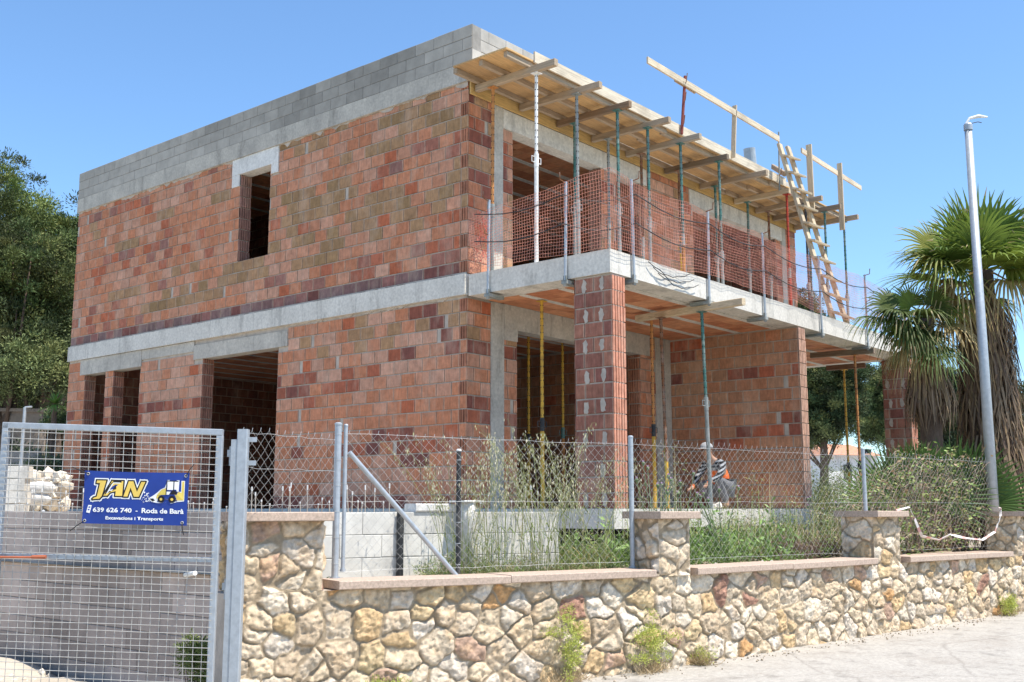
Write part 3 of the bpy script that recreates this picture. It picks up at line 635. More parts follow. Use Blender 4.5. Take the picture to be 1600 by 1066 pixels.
# ================================================================== BALCONY EDGE PROTECTION
PX = [.50, 2.46, 4.2, 6.3, 8.3, 10.3]
def rail_post(x, y, side, lab):
    t = thing('railing_post', (x, y, 2.97), lab, 'railing post', 'clamped steel posts round the balcony')
    n = Vector((0, -1, 0)) if side == 'f' else Vector((-1, 0, 0)); q = Vector((x, y, 0)) + n*.035
    b = MB(); b.tube([q+Vector((0, 0, 2.95)), q+Vector((random.uniform(-.03, .03), 0, 4.36))], .02, 8); b.build('tube', M['galv'], t)
    b = MB(); b.bar(q+Vector((0, 0, 2.972))+n*.03, q+Vector((0, 0, 2.972))-n*.30, .09, .05); b.bar(q+Vector((0, 0, 2.92)), q+Vector((0, 0, 3.06)), .05, .03, up=tuple(n)); b.build('clamp', M['oldgreen'], t)
    b = MB(); b.tube([q+Vector((0, 0, 4.34))-n*.02, q+Vector((0, 0, 4.36))+n*.1, q+Vector((0, 0, 4.46))+n*.11], .008, 6); b.build('hook', M['rust'], t); b = MB(); b.tube([q+Vector((0, 0, 3.85)), q+Vector((0, 0, 3.85))+n*.08, q+Vector((0, 0, 3.93))+n*.08], .007, 6)
    b.build('hook', M['rust'], t)
for i, x in enumerate(PX): rail_post(x, 0, 'f', f'{ORD[i]} clamped steel railing post counted along the balcony front from the near corner')
rail_post(0, 2.07, 's', 'steel railing post on the balcony end next to the house wall'); rail_post(0, .70, 's', 'steel railing post on the balcony end near its outer corner')
def net(name, path, ztop, zbot, nu, nv, off, lab, seed):
    """rectangular mesh of flat plastic strands hung along a path, kept as one thing"""
    P = [Vector(q) for q in path]; Ls = [0]
    for a, b_ in zip(P[:-1], P[1:]): Ls.append(Ls[-1] + (b_-a).length)
    def at(s):
        for i in range(len(P)-1):
            if s <= Ls[i+1] or i == len(P)-2:
                f = (s-Ls[i])/(Ls[i+1]-Ls[i]); q = P[i].lerp(P[i+1], f); d = (P[i+1]-P[i]).normalized(); return q, d
    U = np.linspace(0, Ls[-1], nu); Vv = np.linspace(0, 1, nv); G = np.zeros((nu, nv, 3)); NN = np.zeros((nu, 3))
    for i, s in enumerate(U):
        q, d = at(s); n = Vector((d.y, -d.x, 0)); NN[i] = n
        zt, zb = ztop(s), zbot(s)
        for j, v in enumerate(Vv):
            w = (float(fbm(s*1.1, v*1.5, seed))-.5)*off*2 + (float(fbm(s*5, v*5, seed+3))-.5)*off*.5
            zz = zt*(1-v) + zb*v + (float(fbm(s*3, v*4, seed+9))-.5)*.035
            G[i, j] = (q.x + n.x*w, q.y + n.y*w, zz)
    V = []; F = []
    def strip(a, b_, h):
        o = len(V); a = np.array(a); b_ = np.array(b_); d = b_-a; l = np.linalg.norm(d)
        if l < 1e-5: return
        d = d/l; w = np.cross(d, h); w = w/np.linalg.norm(w)*.0021; hh = np.array(h)*.0015
        V.extend([a-w-hh, a+w-hh, a+hh, b_-w-hh, b_+w-hh, b_+hh]); F.extend([(o, o+1, o+4, o+3), (o+1, o+2, o+5, o+4), (o+2, o, o+3, o+5)])
    for i in range(nu):
        for j in range(nv):
            if j+1 < nv: strip(G[i, j], G[i, j+1], NN[i])
            if i+1 < nu: strip(G[i, j], G[i+1, j], NN[i])
    o = np_mesh(name, V, F, M['net']); tag(o, lab, 'safety net'); return o
Ltot = 2.4 + 10.4
def zt(s):
    ks = [0, .35, 1.7, 2.4, 2.9, 4.86, 6.6, 8.7, 10.7, 12.8]; zs = [4.12, 4.2, 4.34, 4.4, 4.36, 4.34, 4.33, 4.31, 4.3, 4.2]
    return float(np.interp(s, ks, zs)) - .05*abs(math.sin((s-2.4)*1.55))*(1 if s > 2.9 else .2)
def zb(s): return 3.36 + (float(fbm(s*.8, 2, 55))-.5)*.12 - (.10*math.exp(-((s-3.9)/.55)**2))
net('safety_net', [(-.05, 2.4, 0), (-.05, -.06, 0), (10.4, -.06, 0)], zt, zb, 290, 22, .05, 'orange plastic safety net hung round the balcony posts', 5)
b = MB()
for k in range(260):
    a = Vector((.12+random.uniform(-.1, .22), 2.36+random.uniform(-.12, .05), random.uniform(3.5, 4.25))); q = a+Vector((random.uniform(-.07, .07), random.uniform(-.03, .03), random.uniform(-.07, .07)))
    b.bar(a, q, .006, .003, col=(.6, .1, .06))
tag(b.build('net_bundle', simple('red_net', (.62, .12, .09), .6, bs=0)), 'crumpled bundle of red netting hanging beside the near house corner', 'netting')
for k, (z, lab) in enumerate(((4.18, 'dark rope strung high along the balcony posts'), (3.78, 'dark rope strung low along the balcony posts'))):
    pts = []
    for a, q in zip([(-.07, 2.3)] + [(-.07, .7)] + [(x, -.08) for x in PX[:-1]], [(-.07, .7)] + [(x, -.08) for x in PX]):
        for i in range(6):
            f = i/6; pts.append((a[0]*(1-f)+q[0]*f, a[1]*(1-f)+q[1]*f, z - .1*math.sin(f*math.pi) - .02*len(pts)/10))
    b = MB(); b.tube(pts, .008, 5); tag(b.build('rope', M['dark']), lab, 'rope')
b = MB()
for k in range(3): b.tube([(.85+.12*k+.13*i, -.035-.02*math.sin(i), 3.30-.06*k - .10*math.sin(i/8*math.pi) - (.018 if i % 2 else 0)) for i in range(9)], .006, 5)
tag(b.build('tie_wire', M['dark']), 'loops of dark tie wire drooping over the white balcony edge', 'wire')

# ================================================================== BLOCK WALLS AND REBAR
t = thing('block_wall', (-5.02, 2.5, -1.8), 'grey concrete block wall in shade behind the gate', 'wall')
b = MB(); backing(b, (-5.02, 0, 0), UY, NX, -.36, 5.55, -2.05, -.03, .2, mi=1, rec=.007)
courses(b, (-5.02, 0, 0), UY, NX, -.36, 5.55, -2.03, -.03, -2.03, edge=None, bl=.4, bh=.2, depth=.007, colf=block_col((.39, .325, .285), .15, 1.1), gap=.003, blotch=0, jit=.002)  # blocks coloured darker: shade of this side put into the colour
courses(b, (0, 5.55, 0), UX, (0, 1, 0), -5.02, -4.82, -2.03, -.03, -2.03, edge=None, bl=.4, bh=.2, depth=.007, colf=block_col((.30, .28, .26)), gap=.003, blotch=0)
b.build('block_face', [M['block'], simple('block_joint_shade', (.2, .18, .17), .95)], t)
t = thing('block_wall', (-3.8, -.8, -1.2), 'sunlit pale concrete block wall behind the chain-link fence', 'wall')
nK = (KD[1], -KD[0], 0)
b = MB(); backing(b, (K0[0], K0[1], 0), (KD[0], KD[1], 0), nK, 0.004, KL, -1.1, -.03, .2, mi=1, rec=.006)
courses(b, (K0[0], K0[1], 0), (KD[0], KD[1], 0), nK, .004, KL, -1.05, -.03, -1.03, edge=None, bl=.4, bh=.2, depth=.006, colf=block_col((.62, .60, .55), .06, .2), gap=.0025, blotch=0, jit=.0015)  # same kind of block coloured paler: sunlight put into the colour
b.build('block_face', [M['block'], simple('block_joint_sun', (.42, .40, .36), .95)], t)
b = MB(); q0 = Vector((*KE, 0)); b.bar(q0 + Vector((-.1, .12, -.55)), (KE[0]-.1, 1.2, -.55), .2, 1.04, col=(.5, .48, .44)); b.build('return_wall', M['concrete'], t)
b = MB()
for s0, s1, h in ((.92, 1.55, .075),):
    c0 = Vector((K0[0]+KD[0]*s0, K0[1]+KD[1]*s0, 0)); c1 = Vector((K0[0]+KD[0]*s1, K0[1]+KD[1]*s1, 0)); nn = Vector(nK)
    b.bar(c0-nn*.1+Vector((0, 0, h/2-.028)), c1-nn*.1+Vector((0, 0, h/2-.028)), .24, h, bev=.012)
b.build('cement_cap', M['plaster'], t)
c = Vector((K0[0]+KD[0]*1.42, K0[1]+KD[1]*1.42, 0)) + Vector(nK)*.07
t = thing('cement_pipe_stub', (c.x, c.y, -.6), 'white cement coated pipe stub standing against the sunlit block wall', 'pipe')
b = MB(); b.tube([c+Vector((0, 0, -.62)), c+Vector((0, 0, -.18)), c+Vector((0, 0, -.12)), c+Vector((0, 0, .055))], [.055, .055, .085, .09], 14); b.build('pipe_body', M['plaster'], t, smooth=True)
b = MB(); b.bar(c+Vector((-.13, 0, .068)), c+Vector((.13, 0, .068)), .2, .02, bev=.004); b.build('lid', M['plaster'], t)
# rebar stubs: one proto copied along both walls
def rebar_proto():
    t = thing('rebar_stub', (0, 0, 0), 'short pale rebar stub sticking up from the top of a concrete block wall', 'rebar', 'rebar stubs along the block wall tops')
    b = MB(); b.tube([(0, 0, 0), (0, 0, .2)], .0065, 6); o = b.build('bar', simple('rusty_rebar', (.42, .36, .30), .8, scale=30), t)
    b = MB(); b.tube([(0, 0, .198), (0, 0, .24)], .009, 6); p_ = b.build('cement_tip', M['plaster'], t)
    return t
proto = rebar_proto(); spots = []
y = 5.4
while y > -.3: spots.append((-4.92 + random.uniform(-.04, .04), y)); y -= random.choice([.06, .08, .11, .16])
s = .12
while s < KL-.15:
    spots.append((K0[0]+KD[0]*s-nK[0]*.1, K0[1]+KD[1]*s-nK[1]*.1)) if not .85 < s < 1.6 else None; s += random.choice([.035, .06, .09])
for i, (x, y) in enumerate(spots):
    r = proto if i == 0 else proto.copy()
    if i:
        COL.objects.link(r)
        for ch in proto.children:
            c2 = ch.copy(); COL.objects.link(c2); c2.parent = r
    r.location = (x, y, -.035); r.scale = (.8, .8, random.choice([random.uniform(.2, .5), random.uniform(.5, 1.15)])); r.rotation_euler = (random.uniform(-.06, .06), random.uniform(-.06, .06), 0)

# ================================================================== STONE WALL
STC = [(.72, .60, .44), (.68, .58, .45), (.66, .49, .29), (.58, .35, .17), (.54, .38, .29), (.70, .63, .54), (.60, .49, .36), (.74, .66, .54), (.42, .25, .19), (.68, .54, .34)]
STP = np.array([.22, .18, .09, .03, .05, .14, .10, .13, .01, .05])
def stone_grid(s, z, seed, sx=.225, sz=.160):
    """field-stone relief: height above the mortar and colour for points (s,z)"""
    r = np.random.default_rng(seed); s0, s1, z0, z1 = -1., 13., -2.3, .4
    seeds = []
    ny = int((z1-z0)/sz)+1; nx = int((s1-s0)/sx)+1
    for j in range(ny):
        for i in range(nx):
            if r.random() < .20: continue
            seeds.append((s0+(i+(j % 2)*.5)*sx + r.uniform(-.32, .32)*sx, z0+j*sz+r.uniform(-.26, .26)*sz))
            if r.random() < .20: seeds.append((s0+(i+.5)*sx, z0+(j+.5)*sz))
    S = np.array(seeds); k = len(S)
    ws = s + (fbm(s*7, z*7, seed+1, 4)-.5)*.085; wz = z + (fbm(s*7+50, z*7, seed+2, 4)-.5)*.085
    hh = np.zeros(s.shape); cc = np.zeros(s.shape+(3,)); sh = s.shape
    ws = ws.ravel(); wz = wz.ravel(); H = np.zeros(len(ws)); I1 = np.zeros(len(ws), int)
    order = np.argsort(S[:, 0]); S = S[order]
    asp = r.uniform(.85, 1.2, k)
    for a in range(0, len(ws), 40000):
        q = slice(a, min(a+40000, len(ws))); lo = np.searchsorted(S[:, 0], ws[q].min()-.8); hi = np.searchsorted(S[:, 0], ws[q].max()+.8)
        dx = ws[q][:, None]-S[None, lo:hi, 0]; dz = (wz[q][:, None]-S[None, lo:hi, 1])*1.22
        D = (np.abs(dx)**3.2+np.abs(dz)**3.2)**(1/3.2)
        ix = np.argpartition(D, 1, axis=1)[:, :2]; d = np.take_along_axis(D, ix, 1); sw = d[:, 0] > d[:, 1]
        i1 = np.where(sw, ix[:, 1], ix[:, 0]); i2 = np.where(sw, ix[:, 0], ix[:, 1]); f1 = np.minimum(d[:, 0], d[:, 1]); f2 = np.maximum(d[:, 0], d[:, 1])
        P1 = S[lo+i1]; P2 = S[lo+i2]; sep = np.hypot(P1[:, 0]-P2[:, 0], (P1[:, 1]-P2[:, 1])*1.22)
        H[q] = np.minimum((f2*f2-f1*f1)/(2*np.maximum(sep, .04)), (f2-f1)*.6+.0); I1[q] = lo+i1
    e = H.reshape(sh); I = I1.reshape(sh)
    gapw = .002 + .010*vn(s*5, z*5, seed+5)
    tt = np.clip((e-gapw)/.016, 0, 1); prof = 1-(1-tt)**1.8
    hb = r.uniform(.012, .032, k); tx = r.uniform(-.2, .2, k); tz = r.uniform(-.28, .28, k)
    dome = np.clip(e/.06, 0, 1)**.8*.012
    tilt = tx[I]*(s-S[I, 0]) + tz[I]*(z-S[I, 1])
    ang = .55*np.abs(fbm(s*9+I*3.7, z*9+I*1.9, seed+17, 3)-.5)*.07
    fs = .05; gi = np.floor(s/fs); gj = np.floor(z/fs); bd = np.full(s.shape, 9.); fac = np.zeros(s.shape)
    for a_ in (-1, 0, 1):
        for b_ in (-1, 0, 1):
            ci_ = (gi+a_).astype(np.int64); cj_ = (gj+b_).astype(np.int64); px_ = (ci_+_h(ci_, cj_, 91))*fs; pz_ = (cj_+_h(ci_, cj_, 92))*fs
            dd_ = np.hypot(s-px_, z-pz_); v_ = (_h(ci_, cj_, 93)-.5)*.012 + (s-px_)*(_h(ci_, cj_, 94)-.5)*.75 + (z-pz_)*(_h(ci_, cj_, 95)-.5)*.75
            m_ = dd_ < bd; fac = np.where(m_, v_, fac); bd = np.minimum(dd_, bd)
    rough = fac*.55 + (fbm(s*14, z*14, seed+7, 5)-.5)*.034 - ang + (fbm(s*50, z*50, seed+8, 3)-.5)*.012 - np.clip(vn(s*28, z*28, seed+6)-.78, 0, 1)*.05
    hh = prof*(hb[I] + dome + tilt*.6 + rough) + (1-prof)*((fbm(s*22, z*22, seed+4, 3)-.5)*.014+.006)
    ci = r.choice(len(STC), k, p=STP/STP.sum()); pal = np.array(STC)*np.array([.95, .895, .835]); base = pal[ci]*(1+r.uniform(-.1, .12, k))[:, None]
    C = base[I]; f = fbm(s*7, z*7, seed+12, 4)[..., None]; och = np.array([.58, .38, .2])
    am = np.clip((f-.55)*2.2, 0, .45); C = C*(1-am) + och*am
    f2 = fbm(s*26, z*26, seed+13, 5)[..., None]*1.3-.12; C = C*(.62+.70*f2)*(1 - .35*np.clip((.45-fbm(s*40, z*40, seed+19, 2))*4, 0, 1))[..., None] if False else C*(.60+.75*f2)
    mort = np.array([.36, .28, .19])*(.85+.3*fbm(s*12, z*12, seed+14, 3)[..., None])
    pm = np.clip(tt*2.2-.15, 0, 1)[..., None]  # joint colour pulled over the stone edges as painted shading
    return hh, C*pm + mort*(1-pm)
def stone_face(parent, P, Q, z0f, z1f, s_off, seed, name='stone_face', step=.0085, nl=None, nr=None):
    P = Vector((*P, 0)); Q = Vector((*Q, 0)); L = (Q-P).length; d = (Q-P)/L; n = Vector((d.y, -d.x, 0))
    ns = int(L/step)+1; s = np.linspace(0, L, ns); zb_ = np.array([z0f(P.x+d.x*q) for q in s]); zt_ = np.array([z1f(q) for q in s])
    nz = int((zt_.max()-zb_.min())/step)+1; T = np.linspace(0, 1, nz)
    Sg, Tg = np.meshgrid(s, T, indexing='ij'); Zg = zb_[:, None]*(1-Tg) + zt_[:, None]*Tg
    h, C = stone_grid(Sg+s_off, Zg, seed)
    ed = np.minimum(np.minimum(Sg, L-Sg)/.03, 1) if name == 'pier_face' else 1
    h = h*np.clip(ed, 0, 1)
    NX_ = np.full_like(Sg, n.x); NY_ = np.full_like(Sg, n.y)
    for nn_, wt in ((nl, np.clip(1-Sg/.12, 0, 1)), (nr, np.clip(1-(L-Sg)/.12, 0, 1))):
        if nn_ is not None: NX_ = NX_*(1-wt) + nn_[0]*wt; NY_ = NY_*(1-wt) + nn_[1]*wt
    X = P.x + d.x*Sg + NX_*h; Y = P.y + d.y*Sg + NY_*h; V = np.stack([X, Y, Zg], -1).reshape(-1, 3)
    i, j = np.meshgrid(np.arange(ns-1), np.arange(nz-1), indexing='ij'); a = (i*nz+j).ravel()
    return np_mesh(name, V, np.stack([a, a+nz, a+nz+1, a+1], -1), M['stone'], C.reshape(-1, 3), parent, smooth=True, vcol=True)
sw = thing('stone_wall', (-1, -2.5, -1.5), 'rubble field-stone boundary wall with pink coping and three raised piers', 'wall')
off = [0]
for a, q in zip(WL[:-1], WL[1:]): off.append(off[-1] + math.hypot(q[0]-a[0], q[1]-a[1]))
zb0 = lambda x: float(street(x)) - .06
def seg_n(i):
    a, q = WL[i], WL[i+1]; l = math.hypot(q[0]-a[0], q[1]-a[1]); return np.array([(q[1]-a[1])/l, -(q[0]-a[0])/l])
for i in range(4): stone_face(sw, WL[i], WL[i+1], zb0, lambda q: -.622, off[i], 101, nl=(seg_n(i)+seg_n(i-1))/2 if i else None, nr=(seg_n(i)+seg_n(i+1))/2 if i < 3 else None)
# end return of the wall
stone_face(sw, WL[-1], (4.9, -3.1), zb0, lambda q: -.622, off[4], 101)
# wall core behind the relief
b = MB()
for a, q in zip(WL[:-1], WL[1:]):
    d = Vector((q[0]-a[0], q[1]-a[1], 0)).normalized(); n = Vector((-d.y, d.x, 0))
    b.bar(Vector((*a, -1.15))+n*.21, Vector((*q, -1.15))+n*.21, .38, 1.05)
b.build('wall_core', M['mortar'], sw)
def along(i, x):
    a, q = WL[i], WL[i+1]; f = (x-a[0])/(q[0]-a[0]); return Vector((x, a[1]+(q[1]-a[1])*f, 0)), Vector((q[0]-a[0], q[1]-a[1], 0)).normalized(), off[i]+f*(off[i+1]-off[i])
def pier(i, x0, x1, dep, seed, lcut=0, rcap=.05, front=0.0):
    a, d, s0 = along(i, x0); q, _, s1 = along(i, x1); n = Vector((d.y, -d.x, 0)); ZT = -.095; Z0_ = -.62
    a = a+n*front; q = q+n*front
    stone_face(sw, a.xy, q.xy, lambda x: Z0_-.0, lambda s: ZT, s0, 101, 'pier_face')
    stone_face(sw, (a-n*dep).xy, a.xy, lambda x: Z0_, lambda s: ZT, 0, seed, 'pier_face')
    stone_face(sw, q.xy, (q-n*dep).xy, lambda x: Z0_, lambda s: ZT, 3, seed, 'pier_face')
    b = MB(); m0 = a-n*(dep/2); m1 = q-n*(dep/2); b.bar(m0+d*.01+Vector((0, 0, (Z0_+ZT)/2)), m1-d*.01+Vector((0, 0, (Z0_+ZT)/2)), dep-.02, ZT-Z0_); b.build('pier_core', M['mortar'], sw)
    b = MB(); b.bar(m0-d*(.06 if not lcut else .03)+n*.03+Vector((0, 0, ZT+.036)), m1+d*rcap+n*.03+Vector((0, 0, ZT+.036)), dep+.16, .068, bev=.006); b.build('pier_cap', M['coping'], sw)
pier(0, -6.33, -5.70, .42, 7, 1, .04); pier(2-1, -2.52, -2.16, .42, 8); pier(2, 1.0, 1.53, .42, 9); 
# coping slabs, each between two joints
CP = [(0, -5.62, -5.46), (1, -5.46, -4.1), (1, -4.09, -2.62), (2-1, -2.58, -2.56), (2, -2.04, -.6), (2, -.59, .9), (3, 1.60, 3.0), (3, 3.01, 4.2)]
def coping(x0, x1):
    pts = []
    i0 = next(i for i in range(4) if WL[i][0] <= x0 <= WL[i+1][0] + 1e-6); p0, d, _ = along(i0, x0); i1 = next(i for i in range(4) if WL[i][0] <= x1 <= WL[i+1][0]+1e-6); p1, _, _ = along(i1, x1)
    d = (p1-p0).normalized(); n = Vector((d.y, -d.x, 0))
    b = MB(); tl = random.uniform(-.004, .004)
    b.bar(p0-n*.12+Vector((0, 0, -.588+tl)), p1-n*.12+Vector((0, 0, -.588-tl)), .42, .066, bev=.007); b.build('coping_slab', M['coping'], sw)
for x0, x1 in ((-5.60, -4.12), (-4.115, -2.62), (-2.08, -.62), (-.615, .93), (1.60, 2.9), (2.905, 4.1)): coping(x0, x1)
# right-hand end: next property's pier with cap, white block and meter box
t = thing('stone_pier', (4.65, -3.3, -1.4), 'narrow stone pier with pink cap at the far end of the wall', 'pier')
stone_face(t, (4.42, -3.5), (4.85, -3.57), zb0, lambda s: -.10, 0, 33, 'pier_face'); stone_face(t, (4.42, -3.1), (4.42, -3.5), zb0, lambda s: -.10, 1, 34, 'pier_face')
b = MB(); b.box((4.44, -3.48, -1.4), (4.85, -3.1, -.10)); b.build('pier_core', M['mortar'], t)
b = MB(); b.box((4.36, -3.65, -.10), (4.9, -3.05, -.035)); b.build('pier_cap', M['coping'], t)
b = MB(); b.bar((4.92, -3.4, -.27), (6.2, -3.6, -.27), .25, .5, bev=.01); tag(b.build('white_parapet', M['plaster']), 'white rendered parapet at the right edge beyond the stone pier', 'wall')
t = thing('stone_wall', (5.5, -3.5, -1.4), 'rough stone wall stub under the white parapet at the right edge', 'wall')
stone_face(t, (4.9, -3.42), (6.6, -3.7), zb0, lambda s: -.53, 0, 44)
t = thing('meter_box', (4.66, -3.68, -1.12), 'small white meter box hanging on the end stone pier', 'box')
b = MB(); b.bar((4.56, -3.64, -.86), (4.78, -3.675, -.86), .12, .42, bev=.008); b.build('box_body', M['white'], t)
b = MB(); b.bar((4.58, -3.706, -.86), (4.75, -3.733, -.86), .008, .38, bev=.002); b.build('door', M['white'], t)

# ================================================================== CHAIN-LINK FENCE
fen = thing('chain_link_fence', (-1, -2, -.56), 'chain-link fence of galvanised wire standing on the stone wall', 'fence')
def chain(A, B, z0, z1, nm, pit=.088, wav=.015, seed=1, cut=None):
    A = np.array(A); B = np.array(B); L = np.linalg.norm(B-A); d = (B-A)/L; n = np.array([d[1], -d[0]]); hp = pit/2
    nu = int(L/hp)+1; nz = int((z1-z0)/hp)+1
    I, J = np.meshgrid(np.arange(nu), np.arange(nz), indexing='ij')
    S = I*hp + (fbm(I*.2, J*.2, seed)-.5)*.05; Z = z0 + J*hp + (fbm(I*.15+9, J*.15, seed+1)-.5)*.05
    Wv = (fbm(I*.06, J*.08, seed+2)-.5)*wav*4
    P3 = np.stack([A[0]+d[0]*S+n[0]*Wv, A[1]+d[1]*S+n[1]*Wv, Z], -1)
    ev = ((I+J) % 2 == 0); segs = []
    for di in (1, -1):
        m = ev[:, :-1] & (I[:, :-1]+di >= 0) & (I[:, :-1]+di < nu); ii, jj = np.nonzero(m)
        if cut is not None:
            keep = ~cut(ii*hp, z0+jj*hp); ii, jj = ii[keep], jj[keep]
        segs.append((P3[ii, jj], P3[ii+di, jj+1], di))
    V = []; F = []; o = 0; n3 = np.array([n[0], n[1], 0]); r = .0012
    for a, q, di in segs:
        a = a + n3*.002*di; q = q + n3*.002*di
        t_ = q-a; t_ /= np.linalg.norm(t_, axis=1)[:, None]; w = np.cross(t_, n3)
        ring = [w*r, -w*.5*r + n3*.87*r, -w*.5*r - n3*.87*r]
        V.append(np.concatenate([a+x for x in ring] + [q+x for x in ring])); m = len(a); idx = np.arange(m)+o
        for k in range(3): F.append(np.stack([idx+k*m, idx+((k+1) % 3)*m, idx+(3+(k+1) % 3)*m, idx+(3+k)*m], -1))
        o += 6*m
    # twisted barbs on top
    o_ = np_mesh(nm, np.concatenate(V), np.concatenate(F), M['wirelight'], parent=fen)
    b = MB()
    top = P3[:, -1]
    for k in range(nu):
        if (k+nz-1) % 2 == 0:
            q = top[k]; b.tube([q, q+np.array([d[0]*.006, d[1]*.006, .022])], .002, 4)
    for zz in (z1-.045, (z0+z1)/2, z0+.03):
        b.tube([(A[0]+d[0]*L*k/12+n[0]*.004, A[1]+d[1]*L*k/12+n[1]*.004, zz+random.uniform(-.008, .008)) for k in range(13)], .0013, 4)
    b.build('tension_wire', M['wire'], fen)
chain((-6.50, -1.22), (-5.40, -1.02), -.0, .60, 'wire_mesh', seed=3, wav=.01)
chain(FEN[0], FEN[1], -.53, .655, 'wire_mesh', seed=11); chain(FEN[1], FEN[2], -.53, .665, 'wire_mesh', seed=21); chain(FEN[2], FEN[3], -.53, .675, 'wire_mesh', seed=31, wav=.03)
def fpost(x, y, z0, z1, r, lab=None, mat='galv', capm='galv'):
    b = MB(); b.tube([(x, y, z0), (x, y, z1)], r, 14); p_ = b.build('post', M[mat], fen, label=lab)
    b = MB(); b.tube([(x, y, z1), (x, y, z1+.012), (x, y, z1+.02)], [r*1.12, r*1.12, r*.7], 14); b.build('cap', M[capm], p_)
    b = MB(); b.tube([(x, y, z0), (x, y, z0+.02)], r*1.5, 12); b.build('foot_collar', M[mat], p_)
    for k in range(6):
        z = z0+.12+k*(z1-z0-.2)/5; b = MB(); b.tube([(x, y, z), (x, y, z+.006)], r*1.1, 12); b.build('wire_tie', M['wire'], p_)
    return p_
fpost(-5.40, -1.03, -.56, .68, .028, 'thick galvanised fence post next to the first pier'); fpost(-5.335, -1.05, -.5, .67, .016, 'thin inner fence tube')
fpost(-2.50, -1.95, -.56, .68, .024); fpost(1.40, -2.66, -.56, .70, .024)
fpost(-4.27, -1.33, -.6, .50, .021, 'dark fence post with a white cap', 'dark', 'white')
b = MB(); b.tube([(-5.29, -1.045, .46), (-4.33, -1.37, -.57)], .021, 12); b.build('brace', M['galv'], fen, label='slanting galvanised brace pipe')
# small dark upright behind
b = MB(); b.bar((-4.32, -.66, -.65), (-4.32, -.66, -.03), .045, .045); tag(b.build('steel_stake', M['dark']), 'dark square steel stake against the sunlit block wall', 'stake')

# ================================================================== GATE, GATE POST, BANNER
t = thing('gate_post', (-6.50, -1.24, -1.6), 'square galvanised gate post hung with hinge brackets and wire ties', 'gate post')
gr = Vector((.642, -.767, 0)); gn = Vector((-.767, -.642, 0)); up = Vector((0, 0, 1))
gp = Vector((-6.47, -1.22, 0))
b = MB(); b.bar(gp+up*-1.6, gp+up*.575, .075, .075, up=tuple(gr), bev=.006); b.build('upright', M['galv'], t)
b = MB(); b.bar(gp-gr*.055+gn*.02+up*.5, gp-gr*.055+gn*.02+up*-1.5, .02, .05, up=tuple(gr)); b.build('stop_strip', M['galv'], t)
for z in (.50, .33):
    b = MB(); b.bar(gp+gr*.03+up*z, gp+gr*.1+up*z, .006, .035, bev=.001); b.build('bracket', M['galv'], t)
for z in (.40, -.55):
    b = MB(); b.bar(gp-gr*.11+up*z, gp-gr*.03+up*z, .03, .05); b.tube([gp-gr*.085+up*(z-.09), gp-gr*.085+up*(z+.05)], .014, 10); b.build('hinge', M['galv'], t)
GA = Vector((-7.62, .05, 0)); GL = 1.56; tilt = R_(1.9)
gt = thing('mesh_gate', (-7.1, -.57, -1.5), 'galvanised steel gate of welded wire mesh', 'gate')
gx = (gr*math.cos(tilt) - up*math.sin(tilt)); gz = (up*math.cos(tilt) + gr*math.sin(tilt)*0).normalized(); GO = GA + up*.60
def G(u, v, w=0): return GO + gx*u + gz*v + gn*w
b = MB(); fw = .045
b.bar(G(-.02, 0), G(GL+.02, 0), fw, fw, bev=.004); b.bar(G(0, .02), G(0, -2.1), fw, fw, up=tuple(gr), bev=.004); b.bar(G(GL, -.024), G(GL, -2.1), fw, fw, up=tuple(gr), bev=.004); b.bar(G(0, -2.1), G(GL, -2.1), fw, fw, bev=.004)
b.build('frame', M['galv'], gt)
b = MB(); b.bar(G(.02, -.93), G(GL-.02, -.93+.02), .03, .035, bev=.003); b.build('middle_rail', M['galv'], gt)
b = MB(); nx = 25; sag = lambda u, v: .012*math.sin(v*5+u*3)
for i in range(1, nx):
    u = i*GL/nx; b.tube([G(u+random.uniform(-.003, .003), -.01 - k*.35, .025+.004*math.sin(k+i)) for k in range(7)], .0024, 5)
v = -.045
while v > -2.08: b.tube([G(k*GL/6, v+random.uniform(-.002, .002), .0295) for k in range(7)], .0026, 5); v -= .0475
b.build('wire_mesh', M['wirelight'], gt)
b = MB(); b.tube([G(-.03, -.94, .05), G(.35, -.93, .05)], .008, 8); b.tube([G(.27, -.93, .05), G(.37, -.925, .05)], .013, 8); b.build('latch_bolt', simple('rusty_red_bolt', (.4, .12, .06), .7), gt)
b = MB(); b.box(G(-.06, -1.02, .03), G(.03, -.9, .07)); b.build('latch_box', M['rust'], gt)
b = MB(); b.bar(G(.0, -1.02, .06), G(.0, -1.22, .06), .03, .02, up=tuple(gr)); b.build('handle_strip', M['white'], gt)
b = MB(); b.tube([G(1.32, -1.03, -.1), G(1.45, -1.0, .1)], .016, 12); o = tag(b.build('plastic_pipe', M['white']), 'short white plastic pipe stuck through the gate mesh', 'pipe')
b = MB(); b.tube([G(1.318, -1.0305, -.104), G(1.322, -1.03, -.096)], .0165, 12); b.build('pipe_mouth', M['black'], o)  # black disc stands for the shade inside the pipe
